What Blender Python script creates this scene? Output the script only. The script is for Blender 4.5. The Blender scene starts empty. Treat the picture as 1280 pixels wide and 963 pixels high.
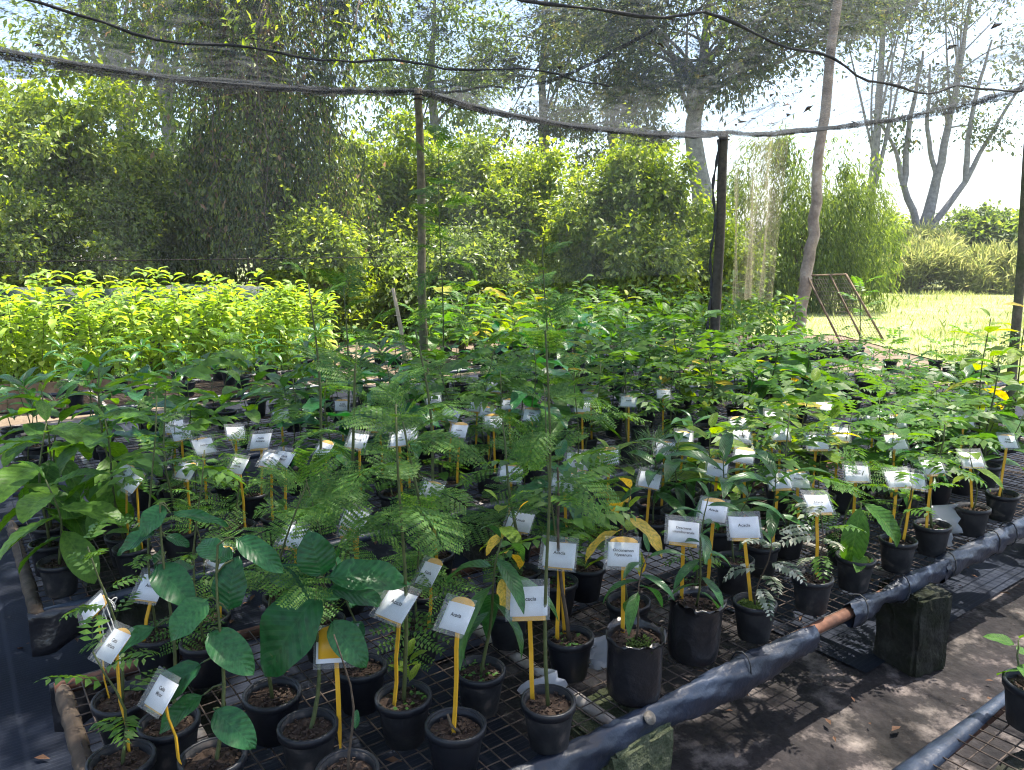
import bpy, math, random
import numpy as np
from mathutils import Vector, Matrix

R = math.radians
rng = random.Random(7)
nr = np.random.default_rng(11)
sc = bpy.context.scene
col = sc.collection

# ---------------------------------------------------------------- camera, world, sun, exposure
cd = bpy.data.cameras.new('camera')
cam = bpy.data.objects.new('camera', cd); col.objects.link(cam)
cam.location = (0, 0, 1.65)
cam.rotation_euler = (R(80), 0, 0)
cd.sensor_width = 36; cd.lens = 36 * 962 / 1280
cd.clip_start = 0.05; cd.clip_end = 600
sc.camera = cam

SUN_EL, SUN_AZ = 71, 58          # azimuth clockwise from the view direction (+Y)
w = bpy.data.worlds.new('World'); sc.world = w; w.use_nodes = True
wn = w.node_tree.nodes; wl = w.node_tree.links
sky = wn.new('ShaderNodeTexSky'); sky.sky_type = 'NISHITA'; sky.sun_disc = False
sky.sun_elevation = R(SUN_EL); sky.sun_rotation = R(SUN_AZ)
sky.air_density = 1.0; sky.dust_density = 2.2; sky.ozone_density = 1.0
wl.new(sky.outputs[0], wn['Background'].inputs[0])
wn['Background'].inputs[1].default_value = 0.14

sd = bpy.data.lights.new('sun', 'SUN'); sd.energy = 5.0; sd.angle = R(0.53); sd.color = (1.0, 0.93, 0.82)
sun = bpy.data.objects.new('sun', sd); col.objects.link(sun)
ld = Vector((math.sin(R(SUN_AZ)) * math.cos(R(SUN_EL)), math.cos(R(SUN_AZ)) * math.cos(R(SUN_EL)), math.sin(R(SUN_EL))))
sun.rotation_euler = ld.to_track_quat('Z', 'Y').to_euler()
sun.location = (0, 0, 30)

vs = sc.view_settings
vs.view_transform = 'Standard'; vs.look = 'None'; vs.gamma = 1; vs.use_curve_mapping = False
vs.exposure = 1.8
cy = sc.cycles
cy.use_denoising = True; cy.filter_width = 1.15; cy.use_adaptive_sampling = True; cy.adaptive_threshold = 0.02
cy.max_bounces = 6; cy.diffuse_bounces = 3; cy.glossy_bounces = 2; cy.transmission_bounces = 3; cy.transparent_max_bounces = 12
cy.caustics_reflective = False; cy.caustics_refractive = False
cy.sample_clamp_indirect = 6

# ---------------------------------------------------------------- frame of the nursery: u along the benches, v across them
C0 = np.array((-.64, 1.24)); AZ = R(53.5)
U = np.array((math.sin(AZ), math.cos(AZ))); W_ = np.array((-U[1], U[0]))
def uvz(u, v, z=0.0):
    p = C0 + U * u + W_ * v
    return Vector((p[0], p[1], z))
def to_uv(x, y):
    d = np.array((x, y)) - C0
    return float(d @ U), float(d @ W_)
BED_ROT = math.atan2(U[1], U[0])
TOP = 0.38                       # bench top

# ---------------------------------------------------------------- materials
MATS = {}
def new_mat(name):
    m = bpy.data.materials.new(name); m.use_nodes = True
    nt = m.node_tree; nt.nodes.clear()
    out = nt.nodes.new('ShaderNodeOutputMaterial')
    MATS[name] = m
    return m, nt, out
def N(nt, t, **kw):
    n = nt.nodes.new(t)
    for k, v in kw.items():
        if k.startswith('in_'):
            key = k[3:]
            n.inputs[int(key) if key.isdigit() else key.replace('_', ' ')].default_value = v
        else:
            setattr(n, k, v)
    return n
def ramp(nt, stops):
    r = N(nt, 'ShaderNodeValToRGB'); e = r.color_ramp.elements
    while len(e) < len(stops): e.new(0.5)
    for i, (p, c) in enumerate(stops):
        e[i].position = p; e[i].color = (*c, 1) if len(c) == 3 else c
    return r
def surf(name, stops, scale=8.0, rough=0.8, bump=0.3, bscale=None, detail=6, spec=0.3, metal=0.0, dist=0.01, stops2=None, scale2=1.0, coat=0.0):
    """noise-coloured principled surface; an optional second, larger noise is multiplied in for stains and painted shade"""
    m, nt, out = new_mat(name); L = nt.links
    tc = N(nt, 'ShaderNodeTexCoord')
    n1 = N(nt, 'ShaderNodeTexNoise', in_Scale=scale, in_Detail=detail, in_Roughness=0.65)
    L.new(tc.outputs['Object'], n1.inputs['Vector'])
    r1 = ramp(nt, stops); L.new(n1.outputs[0], r1.inputs[0])
    c = r1.outputs[0]
    if stops2:
        n2 = N(nt, 'ShaderNodeTexNoise', in_Scale=scale2, in_Detail=5.0, in_Distortion=0.6)
        L.new(tc.outputs['Object'], n2.inputs['Vector'])
        r2 = ramp(nt, stops2); L.new(n2.outputs[0], r2.inputs[0])
        mx = N(nt, 'ShaderNodeMix', data_type='RGBA', blend_type='MULTIPLY'); mx.inputs[0].default_value = 1
        L.new(c, mx.inputs[6]); L.new(r2.outputs[0], mx.inputs[7]); c = mx.outputs[2]
    b = N(nt, 'ShaderNodeBsdfPrincipled', in_Roughness=rough, in_Metallic=metal)
    b.inputs['Specular IOR Level'].default_value = spec
    b.inputs['Coat Weight'].default_value = coat
    L.new(c, b.inputs['Base Color'])
    if bump:
        n3 = N(nt, 'ShaderNodeTexNoise', in_Scale=bscale or scale * 4, in_Detail=4.0)
        L.new(tc.outputs['Object'], n3.inputs['Vector'])
        bp = N(nt, 'ShaderNodeBump', in_Strength=bump, in_Distance=dist)
        L.new(n3.outputs[0], bp.inputs['Height']); L.new(bp.outputs[0], b.inputs['Normal'])
    L.new(b.outputs[0], out.inputs[0])
    return m
def leafmat(name, dark, mid, light, trans=0.4, rough=0.42, veins=0.0, spec=0.35, island=True, yellow=None, nveins=9, glow=1.7):
    """two-sided leaf: gloss + diffuse on top, light passing through; tone varies from leaf to leaf"""
    m, nt, out = new_mat(name); L = nt.links
    if island:
        g = N(nt, 'ShaderNodeNewGeometry'); rnd = g.outputs['Random Per Island']
    else:
        g = N(nt, 'ShaderNodeObjectInfo'); rnd = g.outputs['Random']
    stops = [(0.0, dark), (0.55, mid), (1.0, light)]
    if yellow: stops = [(0.0, dark), (0.5, mid), (0.86, light), (0.95, yellow)]
    r = ramp(nt, stops); L.new(rnd, r.inputs[0]); c = r.outputs[0]
    tc = N(nt, 'ShaderNodeTexCoord')
    nz = N(nt, 'ShaderNodeTexNoise', in_Scale=14.0, in_Detail=4.0)
    L.new(tc.outputs['Object'], nz.inputs['Vector'])
    rz = ramp(nt, [(0.28, (.55, .6, .5)), (0.5, (1, 1, 1)), (0.72, (1.35, 1.25, 1.1))]); L.new(nz.outputs[0], rz.inputs[0])
    mx = N(nt, 'ShaderNodeMix', data_type='RGBA', blend_type='MULTIPLY'); mx.inputs[0].default_value = 1
    L.new(c, mx.inputs[6]); L.new(rz.outputs[0], mx.inputs[7]); c = mx.outputs[2]
    b = N(nt, 'ShaderNodeBsdfPrincipled', in_Roughness=rough)
    b.inputs['Specular IOR Level'].default_value = spec
    if veins:            # brown specks and worn spots
        ns = N(nt, 'ShaderNodeTexNoise', in_Scale=9.0, in_Detail=6.0, in_Roughness=.7); oi = N(nt, 'ShaderNodeObjectInfo'); L.new(tc.outputs['Object'], ns.inputs['Vector'])
        ns.noise_dimensions = '4D'; k_ = N(nt, 'ShaderNodeMath', operation='MULTIPLY', in_1=40.0); L.new(oi.outputs['Random'], k_.inputs[0]); L.new(k_.outputs[0], ns.inputs['W'])
        rs = N(nt, 'ShaderNodeMapRange', in_From_Min=.66, in_From_Max=.7, in_To_Min=0, in_To_Max=.75); L.new(ns.outputs[0], rs.inputs['Value'])
        ms = N(nt, 'ShaderNodeMix', data_type='RGBA'); L.new(rs.outputs[0], ms.inputs[0]); L.new(c, ms.inputs[6]); ms.inputs[7].default_value = (.17, .13, .05, 1); c = ms.outputs[2]
    if veins:
        uv = N(nt, 'ShaderNodeUVMap'); sp = N(nt, 'ShaderNodeSeparateXYZ'); L.new(uv.outputs[0], sp.inputs[0])
        a = N(nt, 'ShaderNodeMath', operation='SUBTRACT', in_1=0.5); L.new(sp.outputs[0], a.inputs[0])
        ab = N(nt, 'ShaderNodeMath', operation='ABSOLUTE'); L.new(a.outputs[0], ab.inputs[0])
        mr = N(nt, 'ShaderNodeMath', operation='LESS_THAN', in_1=0.022); L.new(ab.outputs[0], mr.inputs[0])
        k = N(nt, 'ShaderNodeMath', operation='MULTIPLY', in_1=-0.42); L.new(ab.outputs[0], k.inputs[0])
        ad = N(nt, 'ShaderNodeMath', operation='ADD'); L.new(sp.outputs[1], ad.inputs[0]); L.new(k.outputs[0], ad.inputs[1])
        mu = N(nt, 'ShaderNodeMath', operation='MULTIPLY', in_1=float(nveins)); L.new(ad.outputs[0], mu.inputs[0])
        fr = N(nt, 'ShaderNodeMath', operation='FRACT'); L.new(mu.outputs[0], fr.inputs[0])
        pk = N(nt, 'ShaderNodeMath', operation='PINGPONG', in_1=0.5); L.new(fr.outputs[0], pk.inputs[0])
        lt = N(nt, 'ShaderNodeMath', operation='LESS_THAN', in_1=0.045); L.new(pk.outputs[0], lt.inputs[0])
        mxv = N(nt, 'ShaderNodeMath', operation='MAXIMUM'); L.new(mr.outputs[0], mxv.inputs[0]); L.new(lt.outputs[0], mxv.inputs[1])
        sc_ = N(nt, 'ShaderNodeMath', operation='MULTIPLY', in_1=veins); L.new(mxv.outputs[0], sc_.inputs[0])
        m2 = N(nt, 'ShaderNodeMix', data_type='RGBA'); L.new(sc_.outputs[0], m2.inputs[0]); L.new(c, m2.inputs[6])
        m2.inputs[7].default_value = (light[0] * 1.9 + .03, light[1] * 1.6 + .03, light[2] * 1.6 + .02, 1)
        c = m2.outputs[2]
        bp = N(nt, 'ShaderNodeBump', in_Strength=0.5, in_Distance=0.003)
        L.new(pk.outputs[0], bp.inputs['Height']); L.new(bp.outputs[0], b.inputs['Normal'])
    L.new(c, b.inputs['Base Color'])
    t = N(nt, 'ShaderNodeBsdfTranslucent')
    hs = N(nt, 'ShaderNodeHueSaturation', in_Hue=0.478, in_Saturation=1.15, in_Value=glow); L.new(c, hs.inputs['Color']); L.new(hs.outputs[0], t.inputs[0])
    mix = N(nt, 'ShaderNodeMixShader', in_0=trans); L.new(b.outputs[0], mix.inputs[1]); L.new(t.outputs[0], mix.inputs[2])
    L.new(mix.outputs[0], out.inputs[0])
    return m
def netmat(name, color, lo, hi, scale=1.6, stretch=(1, 1, 1), fine=260.0, tr=0.6, grain=.15, crease=0.0):
    """shade cloth: woven threads let part of the light straight through; the rest is scattered by the threads"""
    m, nt, out = new_mat(name); L = nt.links
    tc = N(nt, 'ShaderNodeTexCoord'); mp = N(nt, 'ShaderNodeMapping'); mp.inputs['Scale'].default_value = stretch
    L.new(tc.outputs['Object'], mp.inputs['Vector'])
    n1 = N(nt, 'ShaderNodeTexNoise', in_Scale=scale, in_Detail=5.0, in_Distortion=0.8); L.new(mp.outputs[0], n1.inputs['Vector'])
    n2 = N(nt, 'ShaderNodeTexNoise', in_Scale=fine, in_Detail=1.0); L.new(tc.outputs['Object'], n2.inputs['Vector'])
    r1 = N(nt, 'ShaderNodeMapRange', in_From_Min=.35, in_From_Max=.7, in_To_Min=lo, in_To_Max=hi); L.new(n1.outputs[0], r1.inputs['Value'])
    r2 = N(nt, 'ShaderNodeMapRange', in_From_Min=.4, in_From_Max=.6, in_To_Min=-grain, in_To_Max=grain); L.new(n2.outputs[0], r2.inputs['Value'])
    ad = N(nt, 'ShaderNodeMath', operation='ADD', use_clamp=True); L.new(r1.outputs[0], ad.inputs[0]); L.new(r2.outputs[0], ad.inputs[1])
    if crease:
        n3 = N(nt, 'ShaderNodeTexNoise', in_Scale=.9, in_Detail=3.0, in_Distortion=1.6); L.new(mp.outputs[0], n3.inputs['Vector'])
        s3 = N(nt, 'ShaderNodeMath', operation='SUBTRACT', in_1=.5); L.new(n3.outputs[0], s3.inputs[0]); a3 = N(nt, 'ShaderNodeMath', operation='ABSOLUTE'); L.new(s3.outputs[0], a3.inputs[0])
        m3 = N(nt, 'ShaderNodeMapRange', in_From_Min=.0, in_From_Max=.022, in_To_Min=crease, in_To_Max=.0); L.new(a3.outputs[0], m3.inputs['Value'])
        a4 = N(nt, 'ShaderNodeMath', operation='ADD', use_clamp=True); L.new(ad.outputs[0], a4.inputs[0]); L.new(m3.outputs[0], a4.inputs[1]); ad = a4
    d = N(nt, 'ShaderNodeBsdfDiffuse', in_Color=(*color, 1)); t = N(nt, 'ShaderNodeBsdfTranslucent', in_Color=(*color, 1))
    mx = N(nt, 'ShaderNodeMixShader', in_0=tr); L.new(d.outputs[0], mx.inputs[1]); L.new(t.outputs[0], mx.inputs[2])
    tp = N(nt, 'ShaderNodeBsdfTransparent')
    m2 = N(nt, 'ShaderNodeMixShader'); L.new(ad.outputs[0], m2.inputs[0]); L.new(tp.outputs[0], m2.inputs[1]); L.new(mx.outputs[0], m2.inputs[2])
    L.new(m2.outputs[0], out.inputs[0])
    return m

surf('pot_black', [(.3, (.006, .007, .010)), (.7, (.014, .016, .021))], 9, .42, .15, spec=.35, stops2=[(.4, (.8, .8, .85)), (.8, (1.5, 1.4, 1.35))], scale2=5)
surf('bag_black', [(.3, (.009, .009, .011)), (.7, (.02, .02, .024))], 6, .28, .5, bscale=30, spec=.6, dist=.01)
surf('soil', [(.25, (.018, .012, .009)), (.55, (.05, .033, .024)), (.8, (.11, .08, .06))], 60, .95, .8, bscale=110, dist=.006)
surf('moss', [(.3, (.02, .04, .008)), (.7, (.09, .14, .02))], 50, .95, .7, bscale=120, dist=.006)
surf('stem_green', [(.3, (.05, .065, .02)), (.7, (.10, .12, .045))], 30, .6, .2)
surf('stem_brown', [(.3, (.045, .03, .02)), (.7, (.11, .085, .06))], 40, .8, .4, dist=.003)
surf('stake_yellow', [(.3, (.62, .33, .02)), (.7, (.72, .4, .03))], 20, .4, .05, spec=.4)
surf('card_white', [(.3, (.62, .65, .68)), (.7, (.74, .77, .8))], 12, .55, .0)
surf('card_beige', [(.3, (.55, .5, .42)), (.7, (.68, .63, .54))], 12, .6, .0)
surf('ink', [(.3, (.012, .013, .02)), (.7, (.02, .02, .03))], 12, .6, .0)
surf('emblem_green', [(.3, (.05, .10, .03)), (.7, (.09, .15, .05))], 12, .6, .0)
surf('wire', [(.3, (.03, .022, .018)), (.7, (.11, .085, .07))], 30, .6, .3, metal=.3)
surf('rust', [(.3, (.06, .028, .018)), (.7, (.15, .075, .05))], 20, .75, .4, dist=.003, stops2=[(.35, (.6, .6, .6)), (.7, (1.4, 1.3, 1.2))], scale2=4)
surf('film', [(.3, (.006, .010, .020)), (.7, (.015, .024, .044))], 7, .46, .8, bscale=22, spec=.5, dist=.008, stops2=[(.35, (.8, .8, .8)), (.75, (2.2, 2.1, 2.0))], scale2=3)
surf('washer', [(.3, (.12, .11, .10)), (.7, (.25, .23, .2))], 40, .65, .3, metal=.7)
surf('pvc', [(.3, (.42, .37, .33)), (.7, (.68, .64, .6))], 14, .6, .2, stops2=[(.3, (.45, .4, .35)), (.6, (1, 1, 1))], scale2=9)
surf('clay', [(.3, (.05, .038, .028)), (.7, (.14, .105, .075))], 16, .85, .5, dist=.004, stops2=[(.3, (.5, .45, .4)), (.65, (1, 1, 1))], scale2=7)
surf('concrete', [(.3, (.014, .014, .012)), (.7, (.05, .05, .042))], 20, .95, .9, bscale=60, dist=.012, stops2=[(.4, (.35, .45, .2)), (.62, (1, 1, 1))], scale2=6)
surf('mossy_concrete', [(.3, (.03, .045, .018)), (.7, (.13, .14, .085))], 34, .97, 1.0, bscale=80, dist=.014)
surf('floor', [(.28, (.010, .010, .012)), (.52, (.026, .023, .024)), (.72, (.26, .228, .213))], 5, .92, .8, bscale=28, dist=.02, stops2=[(.32, (.30, .29, .28)), (.47, (.75, .74, .72)), (.62, (1.05, 1, 1))], scale2=2.1)  # shade and sun dapples put into the colour: near-black tones, pale patches
surf('mat_cloth', [(.3, (.004, .006, .013)), (.7, (.009, .014, .027))], 3, .8, .5, bscale=160, spec=.2, dist=.002, stops2=[(.4, (.7, .7, .7)), (.7, (1.9, 1.75, 1.6))], scale2=1.4)
def weave(m):
    nt = m.node_tree; L = nt.links; b = next(n for n in nt.nodes if n.type == 'BSDF_PRINCIPLED'); src = b.inputs['Base Color'].links[0].from_socket; tc = N(nt, 'ShaderNodeTexCoord')
    for ax, sc_, wd in (('X', 1.05, .985), ('Y', 16.0, .9)):
        wv = N(nt, 'ShaderNodeTexWave', in_Scale=sc_, bands_direction=ax, in_Distortion=.25); L.new(tc.outputs['Object'], wv.inputs['Vector'])
        mr = N(nt, 'ShaderNodeMapRange', in_From_Min=wd, in_From_Max=1.0, in_To_Min=0, in_To_Max=.5); L.new(wv.outputs['Fac'], mr.inputs['Value'])
        mx = N(nt, 'ShaderNodeMix', data_type='RGBA'); L.new(mr.outputs[0], mx.inputs[0]); L.new(src, mx.inputs[6]); mx.inputs[7].default_value = (.03, .036, .05, 1); src = mx.outputs[2]
    L.new(src, b.inputs['Base Color'])
weave(MATS['mat_cloth'])
surf('dirt', [(.25, (.09, .065, .045)), (.75, (.22, .17, .12))], 3, .95, .8, bscale=30, dist=.02)
surf('turf', [(.25, (.15, .19, .06)), (.55, (.27, .31, .12)), (.8, (.42, .42, .22))], 1.2, .95, .8, bscale=40, dist=.03, stops2=[(.3, (.55, .55, .5)), (.55, (1, 1, 1)), (.75, (1.25, 1.15, 1.1))], scale2=.35)  # larger noise: worn patches, with shadows painted into the grass colour
surf('post_wood', [(.3, (.08, .07, .05)), (.7, (.21, .185, .13))], 18, .85, .7, dist=.006, stops2=[(.4, (.6, .75, .45)), (.65, (1.1, 1, .95))], scale2=3)
surf('post_dark', [(.3, (.03, .026, .018)), (.7, (.09, .078, .055))], 18, .85, .7, dist=.006)
surf('bark', [(.3, (.06, .045, .035)), (.7, (.18, .14, .11))], 9, .9, .9, bscale=40, dist=.02)
surf('bark_pale', [(.3, (.27, .215, .165)), (.7, (.5, .42, .34))], 10, .85, .8, bscale=34, dist=.015, stops2=[(.35, (.55, .5, .5)), (.65, (1.05, 1, 1))], scale2=3)
surf('bark_grey', [(.3, (.14, .13, .12)), (.7, (.33, .31, .29))], 6, .9, .6, dist=.02)
surf('bamboo', [(.3, (.32, .25, .16)), (.7, (.52, .43, .3))], 15, .6, .2)
surf('plank', [(.3, (.10, .065, .04)), (.7, (.24, .17, .11))], 12, .85, .5, dist=.006)
surf('rope', [(.3, (.015, .016, .018)), (.7, (.05, .052, .055))], 30, .8, .3)
surf('tie', [(.3, (.5, .5, .48)), (.7, (.7, .7, .67))], 30, .7, .1)
surf('tarp_green', [(.3, (.006, .018, .014)), (.7, (.014, .036, .028))], 4, .6, .6, bscale=12, dist=.03)
surf('litter', [(.3, (.04, .022, .012)), (.7, (.16, .08, .045))], 20, .8, .2)
netmat('net_roof', (.075, .08, .085), .2, .5, 2.2, (1, .25, 1), 70, .5, .26, .4)
netmat('net_hem', (.08, .082, .085), .35, .85, 3.5, (.4, 3, 1), 70, .55, .25)
netmat('net_side', (.5, .5, .42), .02, .13, 1.2, (1, 1, .3), 90, .6, .08)
netmat('net_beige', (.36, .32, .21), .1, .6, 1.6, (5, 5, .35), 80, .6, .2)
netmat('mesh_panel', (.26, .2, .13), .35, .6, 3.0, (1, 1, 1), 120)
def clearfilm():
    m, nt, out = new_mat('sleeve'); L = nt.links
    g = N(nt, 'ShaderNodeBsdfPrincipled', in_Roughness=.18); g.inputs['Base Color'].default_value = (.55, .57, .56, 1); g.inputs['Specular IOR Level'].default_value = .6
    tp = N(nt, 'ShaderNodeBsdfTransparent'); mx = N(nt, 'ShaderNodeMixShader', in_0=.13)
    L.new(tp.outputs[0], mx.inputs[1]); L.new(g.outputs[0], mx.inputs[2]); L.new(mx.outputs[0], out.inputs[0])
clearfilm()
leafmat('leaf_dark', (.014, .078, .026), (.022, .11, .034), (.036, .145, .042), .28, .36, .10, .4, island=False)
leafmat('leaf_broad', (.04, .125, .02), (.065, .17, .025), (.10, .215, .03), .45, .42, .2, .3, island=False, nveins=11)
leafmat('leaf_lance', (.02, .085, .025), (.035, .12, .03), (.06, .16, .035), .34, .3, .12, .5, island=False, nveins=12)
leafmat('leaf_lime', (.10, .19, .02), (.15, .25, .025), (.22, .31, .035), .5, .45, .15, .3, island=False, yellow=(.42, .33, .03))
leafmat('leaf_yellow', (.42, .33, .05), (.5, .38, .06), (.58, .45, .1), .4, .5, .25, .3, island=False)
leafmat('leaf_pinnate', (.045, .125, .02), (.07, .165, .028), (.11, .215, .04), .45, .42, 0, .35)
leafmat('leaf_silver', (.05, .09, .06), (.16, .2, .14), (.62, .64, .55), .35, .45, 0, .3)
leafmat('leaf_feather', (.04, .12, .025), (.07, .17, .032), (.12, .22, .045), .45, .5, 0, .25)
leafmat('leaf_needle', (.04, .085, .035), (.06, .12, .05), (.10, .16, .06), .3, .5, 0, .25)
leafmat('leaf_seedling', (.15, .25, .035), (.23, .36, .06), (.36, .46, .12), .5, .42, 0, .35)
leafmat('leaf_nursery', (.05, .13, .02), (.09, .20, .03), (.17, .29, .045), .45, .42, 0, .35)
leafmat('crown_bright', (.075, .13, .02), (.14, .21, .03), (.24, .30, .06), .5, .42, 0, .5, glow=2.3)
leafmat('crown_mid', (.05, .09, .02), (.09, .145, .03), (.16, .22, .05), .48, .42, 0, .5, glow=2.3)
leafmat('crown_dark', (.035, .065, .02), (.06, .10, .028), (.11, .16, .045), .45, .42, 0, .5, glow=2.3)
leafmat('crown_vine', (.02, .04, .012), (.06, .10, .02), (.18, .24, .04), .48, .42, 0, .5, yellow=(.17, .12, .07), glow=2.3)
leafmat('crown_gum', (.035, .06, .022), (.065, .10, .035), (.13, .17, .05), .4, .5, 0, .25, yellow=(.18, .17, .05))
leafmat('grass_blade', (.18, .24, .08), (.30, .35, .13), (.46, .46, .24), .45, .6, 0, .2)
leafmat('reed', (.13, .17, .06), (.21, .25, .09), (.32, .33, .15), .4, .6, 0, .2, glow=2.3)
leafmat('weed', (.03, .10, .02), (.06, .16, .03), (.1, .22, .04), .35, .5, 0, .3)

# ---------------------------------------------------------------- mesh helpers
class MB:
    def __init__(s): s.V = []; s.Q = []; s.T = []; s.n = 0
    def add(s, V, Q, T=None):
        V = np.asarray(V, float).reshape(-1, 3); s.V.append(V); s.Q.append(np.asarray(Q, int).reshape(-1, 4) + s.n)
        s.T.append(np.zeros((len(V), 2)) if T is None else np.asarray(T, float)); s.n += len(V)
        return s
    def arr(s): return np.concatenate(s.V), np.concatenate(s.Q), np.concatenate(s.T)
    def mesh(s, name, mat, smooth=True):
        return mk(name, *s.arr(), mat, smooth)
    def build(s, name, mat, parent=None, smooth=True, loc=None):
        return obj(name, s.mesh(name, mat, smooth), parent, loc)
def mk(name, V, Q, T, mat, smooth=True):
    me = bpy.data.meshes.new(name); nv, nq = len(V), len(Q)
    me.vertices.add(nv); me.vertices.foreach_set('co', np.ascontiguousarray(V, np.float32).ravel())
    me.loops.add(nq * 4); me.loops.foreach_set('vertex_index', np.ascontiguousarray(Q, np.int32).ravel())
    me.polygons.add(nq); me.polygons.foreach_set('loop_start', np.arange(0, nq * 4, 4, dtype=np.int32))
    me.polygons.foreach_set('use_smooth', np.full(nq, smooth))
    if T is not None:
        l = me.uv_layers.new(name='UVMap'); l.data.foreach_set('uv', np.ascontiguousarray(T[Q.ravel()], np.float32).ravel())
    me.update(calc_edges=True); me.validate()
    if mat: me.materials.append(MATS[mat])
    return me
def obj(name, me, parent=None, loc=None, mtx=None):
    o = bpy.data.objects.new(name, me); col.objects.link(o)
    if parent: o.parent = parent
    if mtx is not None: o.matrix_local = mtx
    elif loc is not None: o.location = loc
    return o
def empty(name, loc=(0, 0, 0), rz=0.0, sc_=1.0, tilt=(0, 0)):
    o = bpy.data.objects.new(name, None); col.objects.link(o)
    o.empty_display_size = .1; o.location = loc; o.rotation_euler = (tilt[0], tilt[1], rz); o.scale = (sc_,) * 3
    return o
def tag(o, label=None, cat=None, group=None, kind=None):
    if label: o['label'] = label
    if cat: o['category'] = cat
    if group: o['group'] = group
    if kind: o['kind'] = kind
    return o
def tube(pts, rad, n=6, cap=True):
    P = np.asarray(pts, float); m = len(P); rad = np.broadcast_to(np.asarray(rad, float), (m,))
    T = np.gradient(P, axis=0); T /= np.linalg.norm(T, axis=1)[:, None] + 1e-12
    a = np.array((0, 0, 1.)) if abs(T[0, 2]) < .9 else np.array((1., 0, 0))
    x = np.cross(T[0], a); x /= np.linalg.norm(x)
    V = []
    for i in range(m):
        x = x - T[i] * (x @ T[i]); x /= np.linalg.norm(x) + 1e-12; y = np.cross(T[i], x)
        th = np.arange(n) * 2 * math.pi / n
        V.append(P[i] + rad[i] * (np.cos(th)[:, None] * x + np.sin(th)[:, None] * y))
    V = np.concatenate(V); Q = []
    for i in range(m - 1):
        for j in range(n):
            k = (j + 1) % n; Q.append((i * n + j, i * n + k, (i + 1) * n + k, (i + 1) * n + j))
    if cap and n % 2 == 0:
        for base, fl in ((0, 1), ((m - 1) * n, 0)):
            c = len(V); V = np.concatenate((V, [P[0] if base == 0 else P[-1]]))
            for j in range(0, n, 2):
                q = (c, base + j, base + (j + 1) % n, base + (j + 2) % n); Q.append(q[::-1] if fl else q)
    tv = np.zeros((len(V), 2)); return V, np.array(Q), tv
def box(c, s, rz=0.0, tap=1.0):
    x, y, z = np.asarray(s, float) / 2
    V = np.array([(-x, -y, -z), (x, -y, -z), (x, y, -z), (-x, y, -z), (-x * tap, -y * tap, z), (x * tap, -y * tap, z), (x * tap, y * tap, z), (-x * tap, y * tap, z)])
    ca, sa = math.cos(rz), math.sin(rz)
    V = V @ np.array([(ca, sa, 0), (-sa, ca, 0), (0, 0, 1)]) + np.asarray(c, float)
    return V, np.array([(0, 3, 2, 1), (4, 5, 6, 7), (0, 1, 5, 4), (1, 2, 6, 5), (2, 3, 7, 6), (3, 0, 4, 7)]), None
def lathe(prof, n=20, wob=0.0, r=None):
    m = len(prof); th = np.arange(n) * 2 * math.pi / n; V = []
    for i, (rr, z) in enumerate(prof):
        q = rr * (1 + (wob * r.standard_normal(n) if r is not None else 0))
        V.append(np.stack((q * np.cos(th), q * np.sin(th), np.full(n, z)), 1))
    V = np.concatenate(V)
    Q = [(i * n + j, i * n + (j + 1) % n, (i + 1) * n + (j + 1) % n, (i + 1) * n + j) for i in range(m - 1) for j in range(n)]
    return V, np.array(Q), None
def xf(M, V):
    M = np.array(M); return V @ M[:3, :3].T + M[:3, 3]
def frame_m(p, d, up=(0, 0, 1), s=1.0, sx=None):
    """matrix with Y along d, Z near up, origin p"""
    y = Vector(d).normalized(); z = Vector(up); x = y.cross(z)
    if x.length < 1e-4: x = y.cross(Vector((1, 0, 0)))
    x.normalize(); z = x.cross(y)
    sx = s if sx is None else sx
    M = Matrix((x * sx, y * s, z * s)).transposed().to_4x4(); M.translation = Vector(p); return M
def leaf_grid(nl=8, nw=2, a=.75, b=.9, width=.42, fold=.25, droop=.7, wave=.0, corr=0.0, ncor=9, petiole=.0, seed=0):
    """a leaf of length 1 along +Y, upper side +Z"""
    r = np.random.default_rng(seed); t = np.linspace(0, 1, nl + 1)
    wd = (np.maximum(t, .004) ** a) * (np.maximum(1 - t, .0) ** b); wd = wd / wd.max() * width / 2 + .004
    wd[-1] = .003
    th = droop * t ** 1.3; y = np.concatenate(([0], np.cumsum(np.cos((th[1:] + th[:-1]) / 2)))) / nl; z = -np.concatenate(([0], np.cumsum(np.sin((th[1:] + th[:-1]) / 2)))) / nl
    V = []; T = []; ph = r.random() * 6; tw = (r.random() - .5) * .35
    for i in range(nl + 1):
        for j in range(-nw, nw + 1):
            s = j / nw; x = s * wd[i]
            dz = fold * abs(x) + wave * math.sin(t[i] * 13 + ph + (2 if s > 0 else 0)) * s * s + tw * x * t[i]
            dz += corr * (abs(math.sin(math.pi * ncor * (t[i] - .2 * abs(s)))) - .5) * min(1, abs(s) * 2) * (1 - t[i]) ** .3
            V.append((x * (1 - .1 * fold), y[i] - math.sin(-th[i]) * 0 + dz * math.sin(th[i]) * .5, z[i] + dz * math.cos(th[i] * .5)))
            T.append(((s + 1) / 2, t[i]))
    k = 2 * nw + 1
    Q = [(i * k + j, i * k + j + 1, (i + 1) * k + j + 1, (i + 1) * k + j) for i in range(nl) for j in range(2 * nw)]
    V = np.array(V); V[:, 1] += petiole
    return V, np.array(Q), np.array(T)
def with_petiole(g, plen, rad=.008):
    mb = MB(); V, Q, T = g; V = V.copy(); V[:, 1] += plen; mb.add(V, Q, T)
    V2, Q2, T2 = tube([(0, 0, 0), (0, plen * .5, .01), (0, plen + .06, .0)], rad, 4, False); T2 = np.full((len(V2), 2), (.5, .5)); mb.add(V2, Q2, T2)
    return mb
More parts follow.
